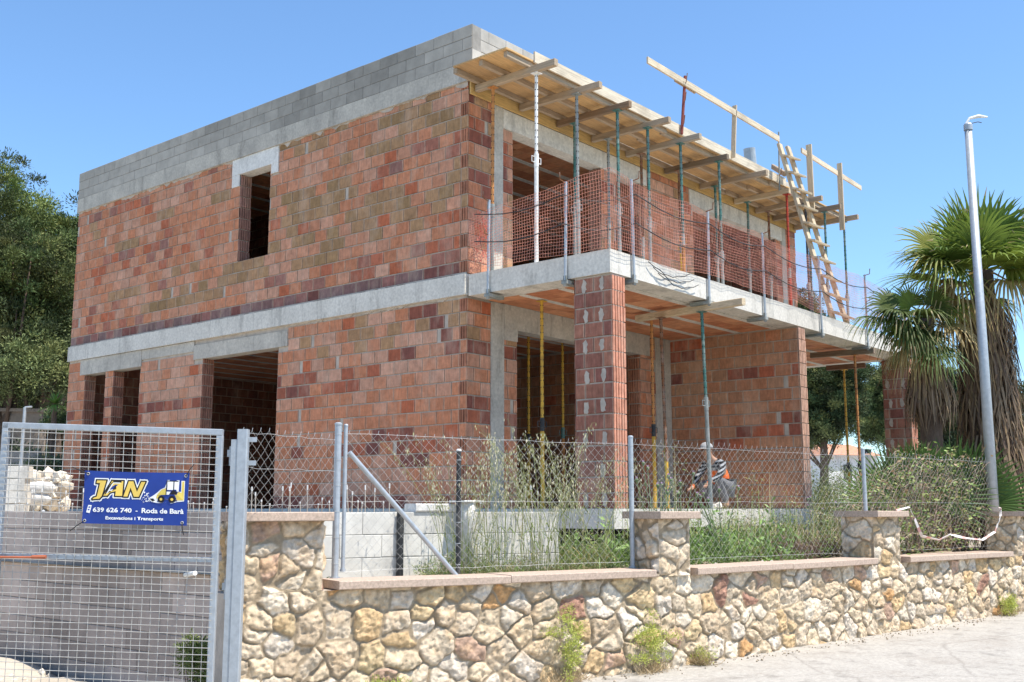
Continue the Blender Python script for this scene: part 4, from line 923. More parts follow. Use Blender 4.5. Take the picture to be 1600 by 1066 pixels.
# banner
bn = thing('banner', (-7.0, -.72, -.1), 'blue vinyl advertising banner with yellow lettering and a digger, tied to the gate', 'banner')
BW, BH = .755, .375; BO = GA + gr*.605 + up*.272; bt = R_(1.3)
bx_ = gr*math.cos(bt) - up*math.sin(bt); by_ = up
def wob(u, v): return .005*math.sin(u*14)*math.sin(v*9+1) + .003*math.sin(u*31+v*8)
def Bp(u, v, w=0): return BO + bx_*u - by_*v + gn*(.04 + wob(u, v) + w)
nu, nv = 40, 20; V = []; F = []
for i in range(nu+1):
    for j in range(nv+1):
        u = BW*i/nu; v = BH*j/nv; pull = .008*(math.sin(math.pi*j/nv))*(1 if i == nu else -1 if i == 0 else 0); V.append(Bp(u - pull*.6, v + .004*math.sin(math.pi*i/nu)*(1 if j == 0 else 0)))
for i in range(nu):
    for j in range(nv): a = i*(nv+1)+j; F.append((a, a+1, a+nv+2, a+nv+1))
np_mesh('vinyl_sheet', V, F, M['plain'], np.tile([.018, .05, .27], (len(F), 1)), bn, smooth=True)
sx, sy = BW/1310, BH/668
def grow(pl, r):
    ar = sum(pl[i][0]*pl[(i+1) % len(pl)][1] - pl[(i+1) % len(pl)][0]*pl[i][1] for i in range(len(pl)))
    if ar < 0: pl = pl[::-1]
    out = []; n = len(pl)
    for i in range(n):
        a, p_, c = Vector(pl[i-1]), Vector(pl[i]), Vector(pl[(i+1) % n]); d1 = (p_-a).normalized(); d2 = (c-p_).normalized(); n1 = Vector((d1.y, -d1.x)); n2 = Vector((d2.y, -d2.x)); m = n1+n2
        if m.length < .3: out += [tuple(p_+(n1+d1)*r), tuple(p_+(n2-d2)*r)]; continue
        m.normalize(); k = min(1/max(m.dot(n1), .3), 1.9); out.append(tuple(p_+m*r*k))
    return out
def poly_part(name, polys, col, layer, offset=0.0, z=None):
    if offset: polys = [grow(q, offset) for q in polys]
    offset = 0
    cu = bpy.data.curves.new(name, 'CURVE'); cu.dimensions = '2D'; cu.fill_mode = 'BOTH'; cu.offset = offset; cu.extrude = 0
    for pl in polys:
        sp = cu.splines.new('POLY'); sp.points.add(len(pl)-1); sp.use_cyclic_u = True
        for i, (x, y) in enumerate(pl): sp.points[i].co = ((x-135)*sx, -(y-128)*sy, 0, 1)
    finish2d(cu, name, col, layer)
def finish2d(cu, name, col, layer, fit=None, shear=0):
    ob = bpy.data.objects.new(name+'_tmp', cu); COL.objects.link(ob); bpy.context.view_layer.update()
    dg = bpy.context.evaluated_depsgraph_get(); me = bpy.data.meshes.new_from_object(ob.evaluated_get(dg)); bpy.data.objects.remove(ob)
    n = len(me.vertices); co = np.zeros(n*3); me.vertices.foreach_get('co', co); co = co.reshape(-1, 3)
    if fit:
        x0, y0, x1, y1 = fit; mn = co.min(0); mx = co.max(0)
        co[:, 0] = (co[:, 0]-mn[0])/(mx[0]-mn[0])*(x1-x0)*sx + (x0-135)*sx; co[:, 1] = -((y1-128)*sy - (co[:, 1]-mn[1])/(mx[1]-mn[1])*(y1-y0)*sy)
    W3 = np.array([Bp(u, -v, .0012 + layer*.0009) for u, v in co[:, :2]]) - parent_loc(bn)
    me.vertices.foreach_set('co', W3.ravel()); me.update()
    at = me.color_attributes.new('Col', 'FLOAT_COLOR', 'CORNER'); at.data.foreach_set('color', np.tile([*col, 1.], len(me.loops)))
    me.materials.clear(); me.materials.append(M['plain']); o = bpy.data.objects.new(name, me); COL.objects.link(o); o.parent = bn; return o
JAN = [[(300, 250), (415, 250), (366, 448), (338, 480), (252, 488), (268, 470), (305, 455), (338, 285), (296, 283)],
       [(488, 252), (625, 252), (618, 440), (535, 440), (540, 380), (470, 398), (436, 440), (388, 440)],
       [(690, 252), (748, 252), (802, 385), (852, 256), (903, 256), (828, 446), (766, 446), (716, 330), (684, 446), (634, 446)]]
WHT, BLK, YEL = (.85, .85, .83), (.012, .012, .015), (.80, .56, .12)
def stroke(name, pls, r, col, layer):
    b = MB(); i = 0
    for q in pls:
        for j in range(len(q)):
            a = Vector(q[j]); c = Vector(q[(j+1) % len(q)]); d = (c-a).normalized(); n = Vector((-d.y, d.x)); a = a-d*r*.85; c = c+d*r*.85; i += 1
            L_ = (c-a).length; m = max(1, int(L_/40))
            for t_ in range(m):
                p0 = a.lerp(c, t_/m); p1 = a.lerp(c, (t_+1)/m)
                b.add([Bp((p_.x-135)*sx, (p_.y-128)*sy, .0012 + (layer+i*.02)*.0009) for p_ in (p0+n*r, p0-n*r, p1-n*r, p1+n*r)], [(0, 1, 2, 3)], col)
    b.build(name, M['plain'], bn)
stroke('letter_border', JAN, 31, WHT, 0); stroke('letter_outline', JAN, 17, BLK, 1)
for k, q in enumerate(JAN): poly_part('letter', [q], YEL, 2.2, 0)
poly_part('lettering_gap', [[(538, 300), (545, 352), (500, 366), (522, 330)]], BLK, 3.2)
DIG = [[(1180, 225), (1325, 225), (1320, 370), (1350, 370), (1350, 232), (1392, 232), (1392, 490), (1300, 500), (1240, 522), (1130, 515), (1060, 520), (985, 505), (945, 465), (1000, 430), (1040, 400), (1100, 345), (1150, 320)]]
poly_part('digger_border', DIG, WHT, 0.35)
poly_part('digger_body', [[(1045, 460), (1050, 420), (1110, 350), (1165, 330), (1170, 410), (1300, 410), (1310, 380), (1330, 375), (1355, 385), (1360, 240), (1385, 240), (1388, 480), (1320, 480), (1180, 470)]], (.72, .55, .12), 1)
poly_part('digger_cab', [[(1190, 245), (1180, 350), (1255, 350), (1255, 245)], [(1268, 245), (1268, 345), (1310, 345), (1305, 245)], [(1175, 372), (1175, 410), (1205, 410), (1225, 372)]], WHT, 2)
poly_part('digger_frame', [[(1170, 232), (1315, 232), (1315, 244), (1170, 244)], [(1256, 245), (1266, 245), (1266, 350), (1256, 350)], [(1250, 350), (1300, 372), (1300, 405), (1215, 405)], [(960, 465), (1010, 462), (1030, 490), (1000, 498)], [(1168, 244), (1178, 244), (1172, 420), (1165, 420)]], BLK, 3)
circ = lambda cx_, cy_, r: [(cx_+r*math.cos(k*math.pi/12), cy_+r*math.sin(k*math.pi/12)) for k in range(24)]
poly_part('digger_wheels', [circ(1108, 470, 44), circ(1244, 470, 44)], BLK, 3); poly_part('digger_hubs', [circ(1108, 470, 17), circ(1244, 470, 17)], YEL, 4)
random.seed(3); poly_part('rubble_drawing', [circ(905+random.uniform(-35, 55), 450+random.uniform(-65, 60), random.uniform(5, 11)) for _ in range(20)], WHT, 1)
poly_part('phone_icon', [[(205, 562), (247, 565), (225, 665), (183, 655)]], WHT, 1); poly_part('phone_icon_keys', [[(212, 580), (234, 582), (230, 600), (208, 598)], [(203, 612), (225, 614), (222, 630), (200, 628)]], (.03, .07, .35), 2)
def text(s_, fit, name, off_=.018):
    cu = bpy.data.curves.new(name, 'FONT'); cu.body = s_; cu.size = 1; cu.offset = off_; cu.resolution_u = 3; return finish2d(cu, name, WHT, 1, fit)
text('639 626 740', (262, 590, 750, 650), 'phone_number', .03); text('-', (800, 622, 825, 632), 'dash', .03); text('Roda de Barà', (873, 586, 1395, 650), 'place_name', .03); text('Excavacions i Transports', (428, 698, 1145, 752), 'tagline', .03)
for u, v, ex, ey in ((.03, .022, -.12, -.045), (BW-.025, .022, .055, -.085), (.02, BH-.02, -.10, .075), (BW-.035, BH-.02, .015, .085)):
    q = Bp(u, v, .004); b = MB()
    b.tube([q + bx_*(.009*math.cos(k*math.pi/6)) + by_*(.009*math.sin(k*math.pi/6)) for k in range(13)], .0032, 6); g_ = b.build('grommet', M['wirelight'], bn)
    b = MB(); b.tube([q, q + (bx_*ex - by_*ey)*.5 + gn*.012, q + bx_*ex - by_*ey], .0034, 5); b.build('cable_tie', M['black'], bn)

# ================================================================== LAMP POST
t = thing('street_pole', (4.5, -3.2, -1.4), 'tall bare galvanised street pole with a broken curved bracket on top', 'pole')
b = MB(); b.tube([(4.5, -3.2, -1.4), (4.5, -3.2, 5.42)], [.078, .052], 20); b.build('shaft', M['galv'], t, smooth=True)
b = MB(); b.tube([(4.5, -3.2, 5.42), (4.5, -3.2, 5.50), (4.5, -3.2, 5.52)], [.062, .062, .05], 16); b.build('cap', M['galv'], t)
b = MB(); b.tube([(4.47, -3.17, 5.5), (4.52, -3.22, 5.6), (4.62, -3.32, 5.64), (4.7, -3.42, 5.625)], [.014, .02, .028, .012], 8); b.build('bracket', M['white'], t)
b = MB(); b.tube([(4.52, -3.22, 5.52), (4.6, -3.31, 5.55), (4.64, -3.35, 5.54)], .006, 6); b.build('cable', M['black'], t)

# ================================================================== VEGETATION
def pol(px, dep):
    """plan position from a bearing (in photo widths) and a distance in metres along the view"""
    lat = (px-800)/1697*dep*.988; hc, hs = math.cos(R_(40.1)), math.sin(R_(40.1))
    return (hc*dep + hs*lat - 11.3, hs*dep - hc*lat - 7.86)
def unit(v): return v/np.maximum(np.linalg.norm(v, axis=1)[:, None], 1e-6)
def leaves(B, D, L, Wd, C, fold=.0):
    n = len(B); D = unit(D); S = unit(np.cross(D, rng.normal(size=(n, 3)))); L = np.asarray(L).reshape(-1, 1); Wd = np.asarray(Wd).reshape(-1, 1)
    m = B + D*L*.45; V = np.stack([B, m+S*Wd*.5, B+D*L, m-S*Wd*.5], 1).reshape(-1, 3)
    return V, np.arange(4*n).reshape(-1, 4), C
def merge(parts):
    V = []; F = []; C = []; o = 0
    for v, f, c in parts: V.append(v); F.append(f+o); C.append(c); o += len(v)
    return np.concatenate(V), np.concatenate(F), np.concatenate(C)
def pine(px, dep, ztop, blobs, lab, seed, dens=1.0, col=(.10, .14, .035), zbase=-.2, trunk=True, group='pine trees around the house', leafL=.105, lean=0, cat='tree', name='pine_tree', clump=.42):
    r = np.random.default_rng(seed); x0, y0 = pol(px, dep); t = thing(name, (x0, y0, zbase), lab, cat, group)
    rt = np.array([.644, -.765, 0]); dp = np.array([.765, .644, 0]); parts = []; cl = []
    for (bx, by, bz, rx, rz) in blobs:      # offsets across / along / up, radii
        c = np.array([x0, y0, 0]) + rt*bx + dp*by + np.array([0, 0, bz]); n = int(78*dens*rx*rx)
        d = r.normal(size=(n, 3)); d[:, 2] = d[:, 2]*.9 + .25; d = unit(d); rad = np.where(r.random(n) < .12, r.uniform(1.1, 1.35, n), r.uniform(.5, 1.05, n))[:, None]
        q = c + d*rad*np.array([rx, rx, rz]); cl.append(np.concatenate([q, d], 1))
    cl = np.concatenate(cl); k = 210
    n = len(cl)*k; cen = np.repeat(cl[:, :3], k, 0); od = np.repeat(cl[:, 3:], k, 0)
    dd = unit(r.normal(size=(n, 3)) + od*.4 + np.array([0, 0, .5])); cs = np.repeat(r.uniform(.6, 1.2, len(cl))*clump, k)[:, None]
    B = cen + dd*cs*r.uniform(.15, 1, n)[:, None]*np.array([1, 1, .7])
    tone = 1.15*np.repeat(r.uniform(.3, 1.6, len(cl)), k)*r.uniform(.75, 1.25, n); yel = np.repeat(r.uniform(0, 1, len(cl))**2, k)[:, None]  # wide tone range per clump puts dark shadow into the needle colour
    C = (np.array(col)*(1-yel*.5) + np.array([.22, .20, .05])*yel*.5)*tone[:, None]
    V, F, C = leaves(B, dd + r.normal(size=(n, 3))*.6 + np.array([0, 0, .4]), r.uniform(.6, 1.2, n)*leafL, r.uniform(.6, 1.2, n)*leafL*.30, C)
    np_mesh('crown', V, F, M['pine'], C, t)
    if trunk:
        b = MB(); top = Vector((x0+rt[0]*lean, y0+rt[1]*lean, ztop*.72)); base = Vector((x0, y0, zbase))
        pts = [base.lerp(top, f) + Vector((math.sin(f*5+seed)*.12, math.cos(f*4+seed)*.12, 0)) for f in np.linspace(0, 1, 8)]
        b.tube(pts, list(np.linspace(.22, .07, 8)), 10)
        for j in range(14):
            q = pts[random.randint(2, 6)]; e = cl[r.integers(len(cl)), :3]; mid = (q + Vector(e))*.5 + Vector((0, 0, random.uniform(-.3, .2)))
            b.tube([q, mid, Vector(e)], [.06, .04, .015], 6)
        b.build('trunk', M['bark'], t, smooth=True)
    return t
pine(-30, 28, 8.9, [(-.5, 0, 7.6, 1.5, 1.5), (.2, .5, 6.2, 1.5, 1.1), (-.2, 0, 5.0, 1.5, .9), (-1.2, 1, 5.6, 1.5, 1.2)], 'tall pine tree cut by the left edge of the photo', 1, 1.1)
pine(78, 30, 8.4, [(-.5, 0, 7.3, 1.2, 1.1), (.75, .3, 7.5, 1.1, .9), (0, 1, 6.4, 1.6, 1.2), (-1.1, 0, 6.0, 1.2, 1.2), (1.0, -.3, 5.6, 1.2, 1.1), (.2, 2, 5.0, 1.5, 1.0)], 'broad round-topped pine tree right beside the house side wall', 2, 1.15, col=(.085, .13, .035))
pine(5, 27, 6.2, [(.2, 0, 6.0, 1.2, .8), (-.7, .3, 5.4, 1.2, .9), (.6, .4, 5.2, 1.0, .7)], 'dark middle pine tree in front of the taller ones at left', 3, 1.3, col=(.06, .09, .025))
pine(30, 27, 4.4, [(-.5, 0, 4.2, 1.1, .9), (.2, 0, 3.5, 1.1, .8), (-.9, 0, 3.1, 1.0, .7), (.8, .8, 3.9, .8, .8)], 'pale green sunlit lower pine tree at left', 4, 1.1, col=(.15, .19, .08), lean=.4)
pine(60, 40, 6, [(-1, 0, 3.2, 2, 1.5), (1.2, 0, 3.0, 1.9, 1.4), (0, 0, 1.6, 2.2, 1.2), (-2.2, 0, 2, 1.8, 1.4), (0, 0, 5, 2, 1.4), (1.8, 0, 1.4, 1.6, 1.1)], 'dark shaded pine tree deep behind the others at left', 5, .75, col=(.035, .055, .02), leafL=.13)  # shade among the trees put into the dark needle colour
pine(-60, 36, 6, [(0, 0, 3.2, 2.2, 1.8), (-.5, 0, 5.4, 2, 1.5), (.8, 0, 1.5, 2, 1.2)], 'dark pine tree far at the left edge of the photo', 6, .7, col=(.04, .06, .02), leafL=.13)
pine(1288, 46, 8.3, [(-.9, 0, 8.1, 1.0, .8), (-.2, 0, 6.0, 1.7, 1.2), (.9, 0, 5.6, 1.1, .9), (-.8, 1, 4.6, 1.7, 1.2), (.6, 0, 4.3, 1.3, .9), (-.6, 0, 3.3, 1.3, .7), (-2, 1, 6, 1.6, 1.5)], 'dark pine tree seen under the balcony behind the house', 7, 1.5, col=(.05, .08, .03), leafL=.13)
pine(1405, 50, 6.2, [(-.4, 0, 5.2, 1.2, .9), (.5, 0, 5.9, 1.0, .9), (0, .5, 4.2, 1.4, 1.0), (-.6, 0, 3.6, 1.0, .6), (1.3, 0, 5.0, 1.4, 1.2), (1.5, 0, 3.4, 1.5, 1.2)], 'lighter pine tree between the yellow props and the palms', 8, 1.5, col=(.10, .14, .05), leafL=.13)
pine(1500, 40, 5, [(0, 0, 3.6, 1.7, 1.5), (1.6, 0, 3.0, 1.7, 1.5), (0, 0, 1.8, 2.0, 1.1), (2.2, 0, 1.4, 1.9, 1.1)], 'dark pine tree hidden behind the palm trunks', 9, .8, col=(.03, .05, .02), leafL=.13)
# shrubs
def shrub(px, dep, z0, rx, rz, lab, seed, col, n=5000, leafL=.09, name='shrub', group=None, cat='shrub', up=.3, aspect=.42, mat='leaf'):
    r = np.random.default_rng(seed); x0, y0 = pol(px, dep); t = thing(name, (x0, y0, z0), lab, cat, group)
    kc = 40; c = unit(r.normal(size=(kc, 3))); c[:, 2] = abs(c[:, 2])
    c = np.array([x0, y0, z0]) + c*r.uniform(.3, .9, kc)[:, None]*np.array([rx, rx, rz]); k = n//kc; cen = np.repeat(c, k, 0); d = unit(r.normal(size=(kc*k, 3)) + np.array([0, 0, up]))
    B = cen + d*r.uniform(.02, .42, kc*k)[:, None]*min(rx, rz)*.8; B[:, 2] = np.maximum(B[:, 2], z0+.01)
    tone = np.repeat(r.uniform(.6, 1.3, kc), k)*r.uniform(.7, 1.3, kc*k); C = np.array(col)*tone[:, None]
    V, F, C = leaves(B, d, r.uniform(.6, 1.2, kc*k)*leafL, r.uniform(.6, 1.2, kc*k)*leafL*aspect, C); np_mesh('foliage', V, F, M[mat], C, t)
    b = MB()
    for j in range(12): b.tube([(x0+random.uniform(-.05, .05), y0+random.uniform(-.05, .05), z0), tuple((np.array([x0, y0, z0])+c[j])/2+np.array([0, 0, .05])), tuple(c[j])], [.014*max(rx, .5), .01*max(rx, .5), .004], 5)
    b.build('stems', M['bark'], t); return t
shrub(62, 23, .4, .75, 1.0, 'grey-green bush behind the gate left of the house', 11, (.13, .17, .09), 7000)
shrub(20, 25, .5, .9, 1.1, 'dark bush at the left edge behind the gate', 12, (.05, .07, .03), 5000)
shrub(88, 25, 1.8, .5, .7, 'leafy bush touching the far house corner', 13, (.10, .14, .05), 3000)
# yucca
def blades(b, o, n, L, w, c, elev=(10, 80), droop=.3):
    for k in range(n):
        a = random.uniform(0, 2*math.pi); e = R_(random.uniform(*elev)); d = Vector((math.cos(a)*math.cos(e), math.sin(a)*math.cos(e), math.sin(e))); l = L*random.uniform(.7, 1.1)
        s = d.cross(Vector((0, 0, 1))).normalized(); pv = None
        for q in range(5):
            f = q/4; p_ = o + d*l*f + Vector((0, 0, -droop*l*f*f)); ww = w*(1-f)**.7*.5 + .001
            cur = (p_ - s*ww, p_ + s*ww)
            if pv: b.add([pv[0], pv[1], cur[1], cur[0]], [(0, 1, 2, 3)], vary(c, .02))
            pv = cur
x0, y0 = pol(75, 24); t = thing('yucca', (x0, y0, .5), 'spiky bright green yucca rosette among the dark trees at left', 'yucca')
b = MB(); b.tube([(x0, y0, .3), (x0, y0, 2.3)], .06, 8); b.build('stem', M['bark'], t)
b = MB(); blades(b, Vector((x0, y0, 2.3)), 70, .42, .045, (.14, .26, .05), (-20, 85)); b.build('leaves', M['leaf'], t)
# fan palms
def fan(b, hub, d, upv, pet, rad, green, droop=.25, spread=230, n=34, tipdry=.12):
    d = Vector(d).normalized(); upv = Vector(upv); s = d.cross(upv).normalized(); u = s.cross(d).normalized()
    base = hub + d*pet + Vector((0, 0, -.12*pet))
    b.tube([hub, hub+d*pet*.5+Vector((0, 0, .02)), base], [.022, .016, .012], 5, col=(green[0]*1.3, green[1]*1.15, green[2]))
    sp = R_(spread)
    for k in range(n):
        a = -sp/2 + sp*(k+.5)/n; bd = (d*math.cos(a) + s*math.sin(a) + u*.12).normalized(); L = rad*(1 - .28*(abs(a)/(sp/2))**2)*random.uniform(.92, 1.06)
        side = bd.cross(u).normalized(); nn = u; pv = None; c = vary(green, .16); dr = droop*random.uniform(.45, 1.15)
        for q in range(6):
            f = q/5; p_ = base + bd*L*f + Vector((0, 0, -dr*L*max(0, f-.35)**2*2.0))
            w = (L*f*sp/n*.5 + .003) if f < .42 else (L*.42*sp/n*.5 + .003)*max(0, 1-(f-.42)/.58)**.8 + .0015
            fo = w*.35
            cur = (p_-side*w, p_+nn*fo, p_+side*w)
            if pv:
                cc = c if f < .9 or random.random() > tipdry else (.38, .30, .16)
                b.add([pv[0], pv[1], cur[1], cur[0]], [(0, 1, 2, 3)], cc); b.add([pv[1], pv[2], cur[2], cur[1]], [(0, 1, 2, 3)], cc)
            pv = cur
RT = Vector((.644, -.765, 0)); DP = Vector((.765, .644, 0)); UP = Vector((0, 0, 1))
def palm(px, dep, zhub, lab, specs, nrand, skirt, seed, pet=.75, rad=.95, trunk_r=.22, z0=-.6):
    random.seed(seed); x0, y0 = pol(px, dep); hub = Vector((x0, y0, zhub)); t = thing('fan_palm', (x0, y0, z0), lab, 'palm tree', 'fan palms at the right')
    b = MB(); b.tube([(x0, y0, z0), (x0+.02, y0, (z0+zhub)/2), (x0, y0, zhub)], [trunk_r*1.2, trunk_r, trunk_r*.8], 14); b.build('trunk', M['bark'], t, smooth=True)
    b = MB(); G0 = (.165, .225, .035)
    for (r_, u_, d_, pf, rf, dr, g) in specs:
        d = RT*r_ + UP*u_ + DP*d_; fan(b, hub, d, (-DP*.8+UP*.5) if abs(u_) > .3 else (UP - DP*.3), pet*pf, rad*rf, {0: G0, 1: (.21, .23, .045), 2: (.34, .25, .10), 3: (.075, .105, .022)}[g], dr)
    for k in range(nrand):
        a = 2*math.pi*k/nrand*1.618*3 % (2*math.pi); e = R_(random.choice([70, 55, 40, 28, 15, 5, -12, -30])); d = Vector((math.cos(a)*math.cos(e), math.sin(a)*math.cos(e), math.sin(e)))
        low = e < R_(-5); fan(b, hub + Vector((0, 0, -.25 if low else 0)), d, (0, 0, 1), pet*random.uniform(.7, 1.0)*(.7 if low else 1), rad*random.uniform(.8, 1.05)*(.68 if low else 1), random.choice([(.20, .18, .06), (.26, .2, .1)]) if low and random.random() < .5 else random.choice([G0, (.09, .15, .03), (.17, .24, .05)]), .9 if low else .35)
    b.build('crown', M['leaf'], t)
    b = MB(); (za, zb_, ra, rb, n) = skirt
    for k in range(n):
        a = random.uniform(0, 2*math.pi); f = random.random(); z = za + (zb_-za)*f; R0 = (ra*(1-f)+rb*f)*random.uniform(.55, 1.05); L = random.uniform(.35, .9)
        p0 = Vector((x0+math.cos(a)*R0*.8, y0+math.sin(a)*R0*.8, z)); p1 = p0 + Vector((math.cos(a)*.10, math.sin(a)*.10, -L*.5)); p2 = p0 + Vector((math.cos(a)*.06+random.uniform(-.1, .1), math.sin(a)*.06+random.uniform(-.1, .1), -L))
        if p2.z < z0: p2.z = z0
        c = vary(random.choice([(.21, .145, .09), (.27, .19, .12), (.14, .09, .06), (.33, .23, .13), (.17, .115, .075)]), .2); w = random.uniform(.006, .017)
        s = Vector((-math.sin(a), math.cos(a), 0)); s = (s + Vector((random.uniform(-.5, .5), random.uniform(-.5, .5), 0))).normalized()
        b.add([p0-s*w, p0+s*w, p1+s*w, p1-s*w], [(0, 1, 2, 3)], c); b.add([p1-s*w, p1+s*w, p2+s*w*.3, p2-s*w*.3], [(0, 1, 2, 3)], c)
    b.build('dead_leaf_skirt', M['dry'], t); return t
palm(1558, 16.6, 3.66, 'tall fan palm behind the street pole with a shaggy skirt of dead leaves',
     [(-.55, .75, -.2, .5, 1.1, .15, 0), (-.25, .95, -.2, .35, 1.05, .12, 0), (.0, .9, .1, .6, 1.15, .15, 0), (.45, .8, -.2, .5, 1.05, .15, 0), (.8, .45, -.2, .5, 1.1, .25, 0), (-.9, .5, -.1, 1.05, .9, .4, 1), (-.8, .75, -.3, .7, .9, .2, 0), (-.95, .25, -.2, .95, 1.0, .6, 1), (-.9, .05, -.3, .8, 1.0, .9, 0),
      (.9, .1, -.3, .6, 1.1, .6, 1), (-.7, -.25, -.4, .7, .9, 1.3, 2), (.5, -.3, -.6, .6, .9, 1.3, 2), (-.35, .3, -.7, .45, 1.0, .4, 0), (.3, .25, -.8, .4, 1.0, .4, 0), (-.6, -.5, -.2, .8, .8, 1.4, 2)], 16, (3.25, -.1, .40, .55, 2600), 5)
palm(1462, 16.3, 2.85, 'shorter fan palm with drooping dark fronds in front of the balcony end',
     [(-.95, .42, -.1, .85, .75, .6, 3), (-.8, .15, -.5, .9, .7, .8, 3), (-1, .1, 0, 1.0, .75, .9, 0), (-.7, -.25, -.4, .7, .7, 1.0, 3), (.2, .5, -.6, .5, .6, .5, 3), (.8, .3, -.2, .6, .7, .6, 0), (-.3, .1, -.8, .6, .7, .8, 3), (.5, -.2, -.5, .5, .7, 1.0, 2), (-.5, -.6, -.3, .6, .65, 1.1, 2), (-.5, .8, .2, .5, .6, .3, 0), (-.75, -.45, -.5, .55, .7, 1.2, 2), (-.4, -.6, -.6, .5, .7, 1.0, 2), (-.9, -.05, -.5, .7, .75, 1.2, 3), (-.2, -.5, -.8, .6, .7, 1.1, 3)], 3, (2.35, 1.85, .16, .40, 650), 6, pet=.62, rad=.85, trunk_r=.16)
for px, dep, z, lab, sd_ in ((1425, 15.2, .45, 'low young fan palm with upright fans left of the palm trunks', 1), (1497, 15.4, .55, 'low young fan palm at the foot of the palm trunks', 2)):
    random.seed(sd_); x0, y0 = pol(px, dep); t = thing('young_fan_palm', (x0, y0, -.6), lab, 'palm', 'young fan palms'); hub = Vector((x0, y0, -.1)); b = MB()
    for (r_, u_) in ((-.5, .7), (-.1, .95), (.4, .8), (-.85, .35), (.8, .45), (.1, .6), (-.4, .5)): fan(b, hub, RT*r_+UP*u_+DP*random.uniform(-.4, .1), -DP*.8+UP*.4, .45, .78, random.choice([(.07, .13, .025), (.10, .17, .03)]), .12, 170, 24)
    b.build('fronds', M['leaf'], t)
    b = MB(); b.tube([(x0, y0, -.65), (x0, y0, -.08)], [.12, .1], 10); b.build('trunk', M['bark'], t)
# tall grass with hanging spikelets
def oats(px, dep, n, h, lab, seed, spr=.28, z0=-.62, lean=.55, col=(.30, .33, .13)):
    random.seed(seed); x0, y0 = pol(px, dep); t = thing('wild_oats', (x0, y0, z0), lab, 'grass', 'clumps of wild oats behind the fence'); b = MB(); b2 = MB()
    for k in range(n):
        a = random.uniform(0, 2*math.pi); r = random.uniform(0, spr); o = Vector((x0+math.cos(a)*r, y0+math.sin(a)*r*.5, z0)); H = h*random.uniform(.55, 1.05); ld_ = Vector((math.cos(a), math.sin(a), 0))*lean*H*random.uniform(.2, 1)
        pts = [o + Vector((0, 0, H*f)) + ld_*f*f for f in (0, .25, .5, .75, .9, 1)]; pts[-1] += Vector((0, 0, -.02)); c = vary(col, .2)
        b.tube(pts, [.0035, .003, .0025, .002, .0016, .001], 4, col=c)
        for j in range(random.randint(0, 1)):   # leaves on the stem
            f = random.uniform(.1, .5); p0 = o + Vector((0, 0, H*f)) + ld_*f*f; aa = random.uniform(0, 6.28); d = Vector((math.cos(aa), math.sin(aa), 0)); L = random.uniform(.12, .28); w = .006
            q1 = p0+d*L*.5+UP*L*.35; q2 = p0+d*L+UP*L*.1; s = d.cross(UP)*w; b.add([p0-s, p0+s, q1+s, q1-s], [(0, 1, 2, 3)], vary((.16, .22, .06), .3)); b.add([q1-s, q1+s, q2+s*.2, q2-s*.2], [(0, 1, 2, 3)], vary((.2, .24, .08), .3))
        for j in range(random.randint(9, 18)):
            f = random.uniform(.68, 1.0); p0 = o + Vector((0, 0, H*f)) + ld_*f*f; aa = random.uniform(0, 6.28); e = p0 + Vector((math.cos(aa), math.sin(aa), random.uniform(-.2, .5)))*random.uniform(.02, .07)
            b2.tube([p0, e], .0007, 3, col=c, cap=False); L = random.uniform(.026, .044); d = Vector((random.uniform(-.4, .4), random.uniform(-.4, .4), -1)).normalized(); s = d.cross(Vector((random.uniform(-1, 1), random.uniform(-1, 1), .1))).normalized()*.0055
            cc = vary(random.choice([(.62, .56, .38), (.50, .48, .27), (.70, .64, .48)]), .15); b2.add([e, e+d*L*.4+s, e+d*L, e+d*L*.4-s], [(0, 1, 2, 3)], cc); s2 = d.cross(s).normalized()*.004; b2.add([e, e+d*L*.4+s2, e+d*L, e+d*L*.4-s2], [(0, 1, 2, 3)], cc)
    b.build('stems', M['leaf'], t); b2.build('seed_heads', M['dry'], t)
oats(725, 9.95, 24, 1.25, 'leaning clump of pale wild oats in front of the brick corner', 1, .30); oats(780, 10.0, 20, 1.30, 'wild oats clump in front of the concrete column', 2, .3)
oats(845, 10.3, 26, 1.42, 'tallest wild oats clump in front of the dark porch doorway', 3, .26); oats(885, 10.5, 22, 1.38, 'wild oats clump just left of the brick pillar', 4, .25); oats(935, 10.8, 10, 1.1, 'sparse wild oats in front of the brick pillar', 5, .25)
oats(1015, 12.4, 8, 1.25, 'thin wild oats right of the fence post by the pillar', 6, .3, z0=-.6)
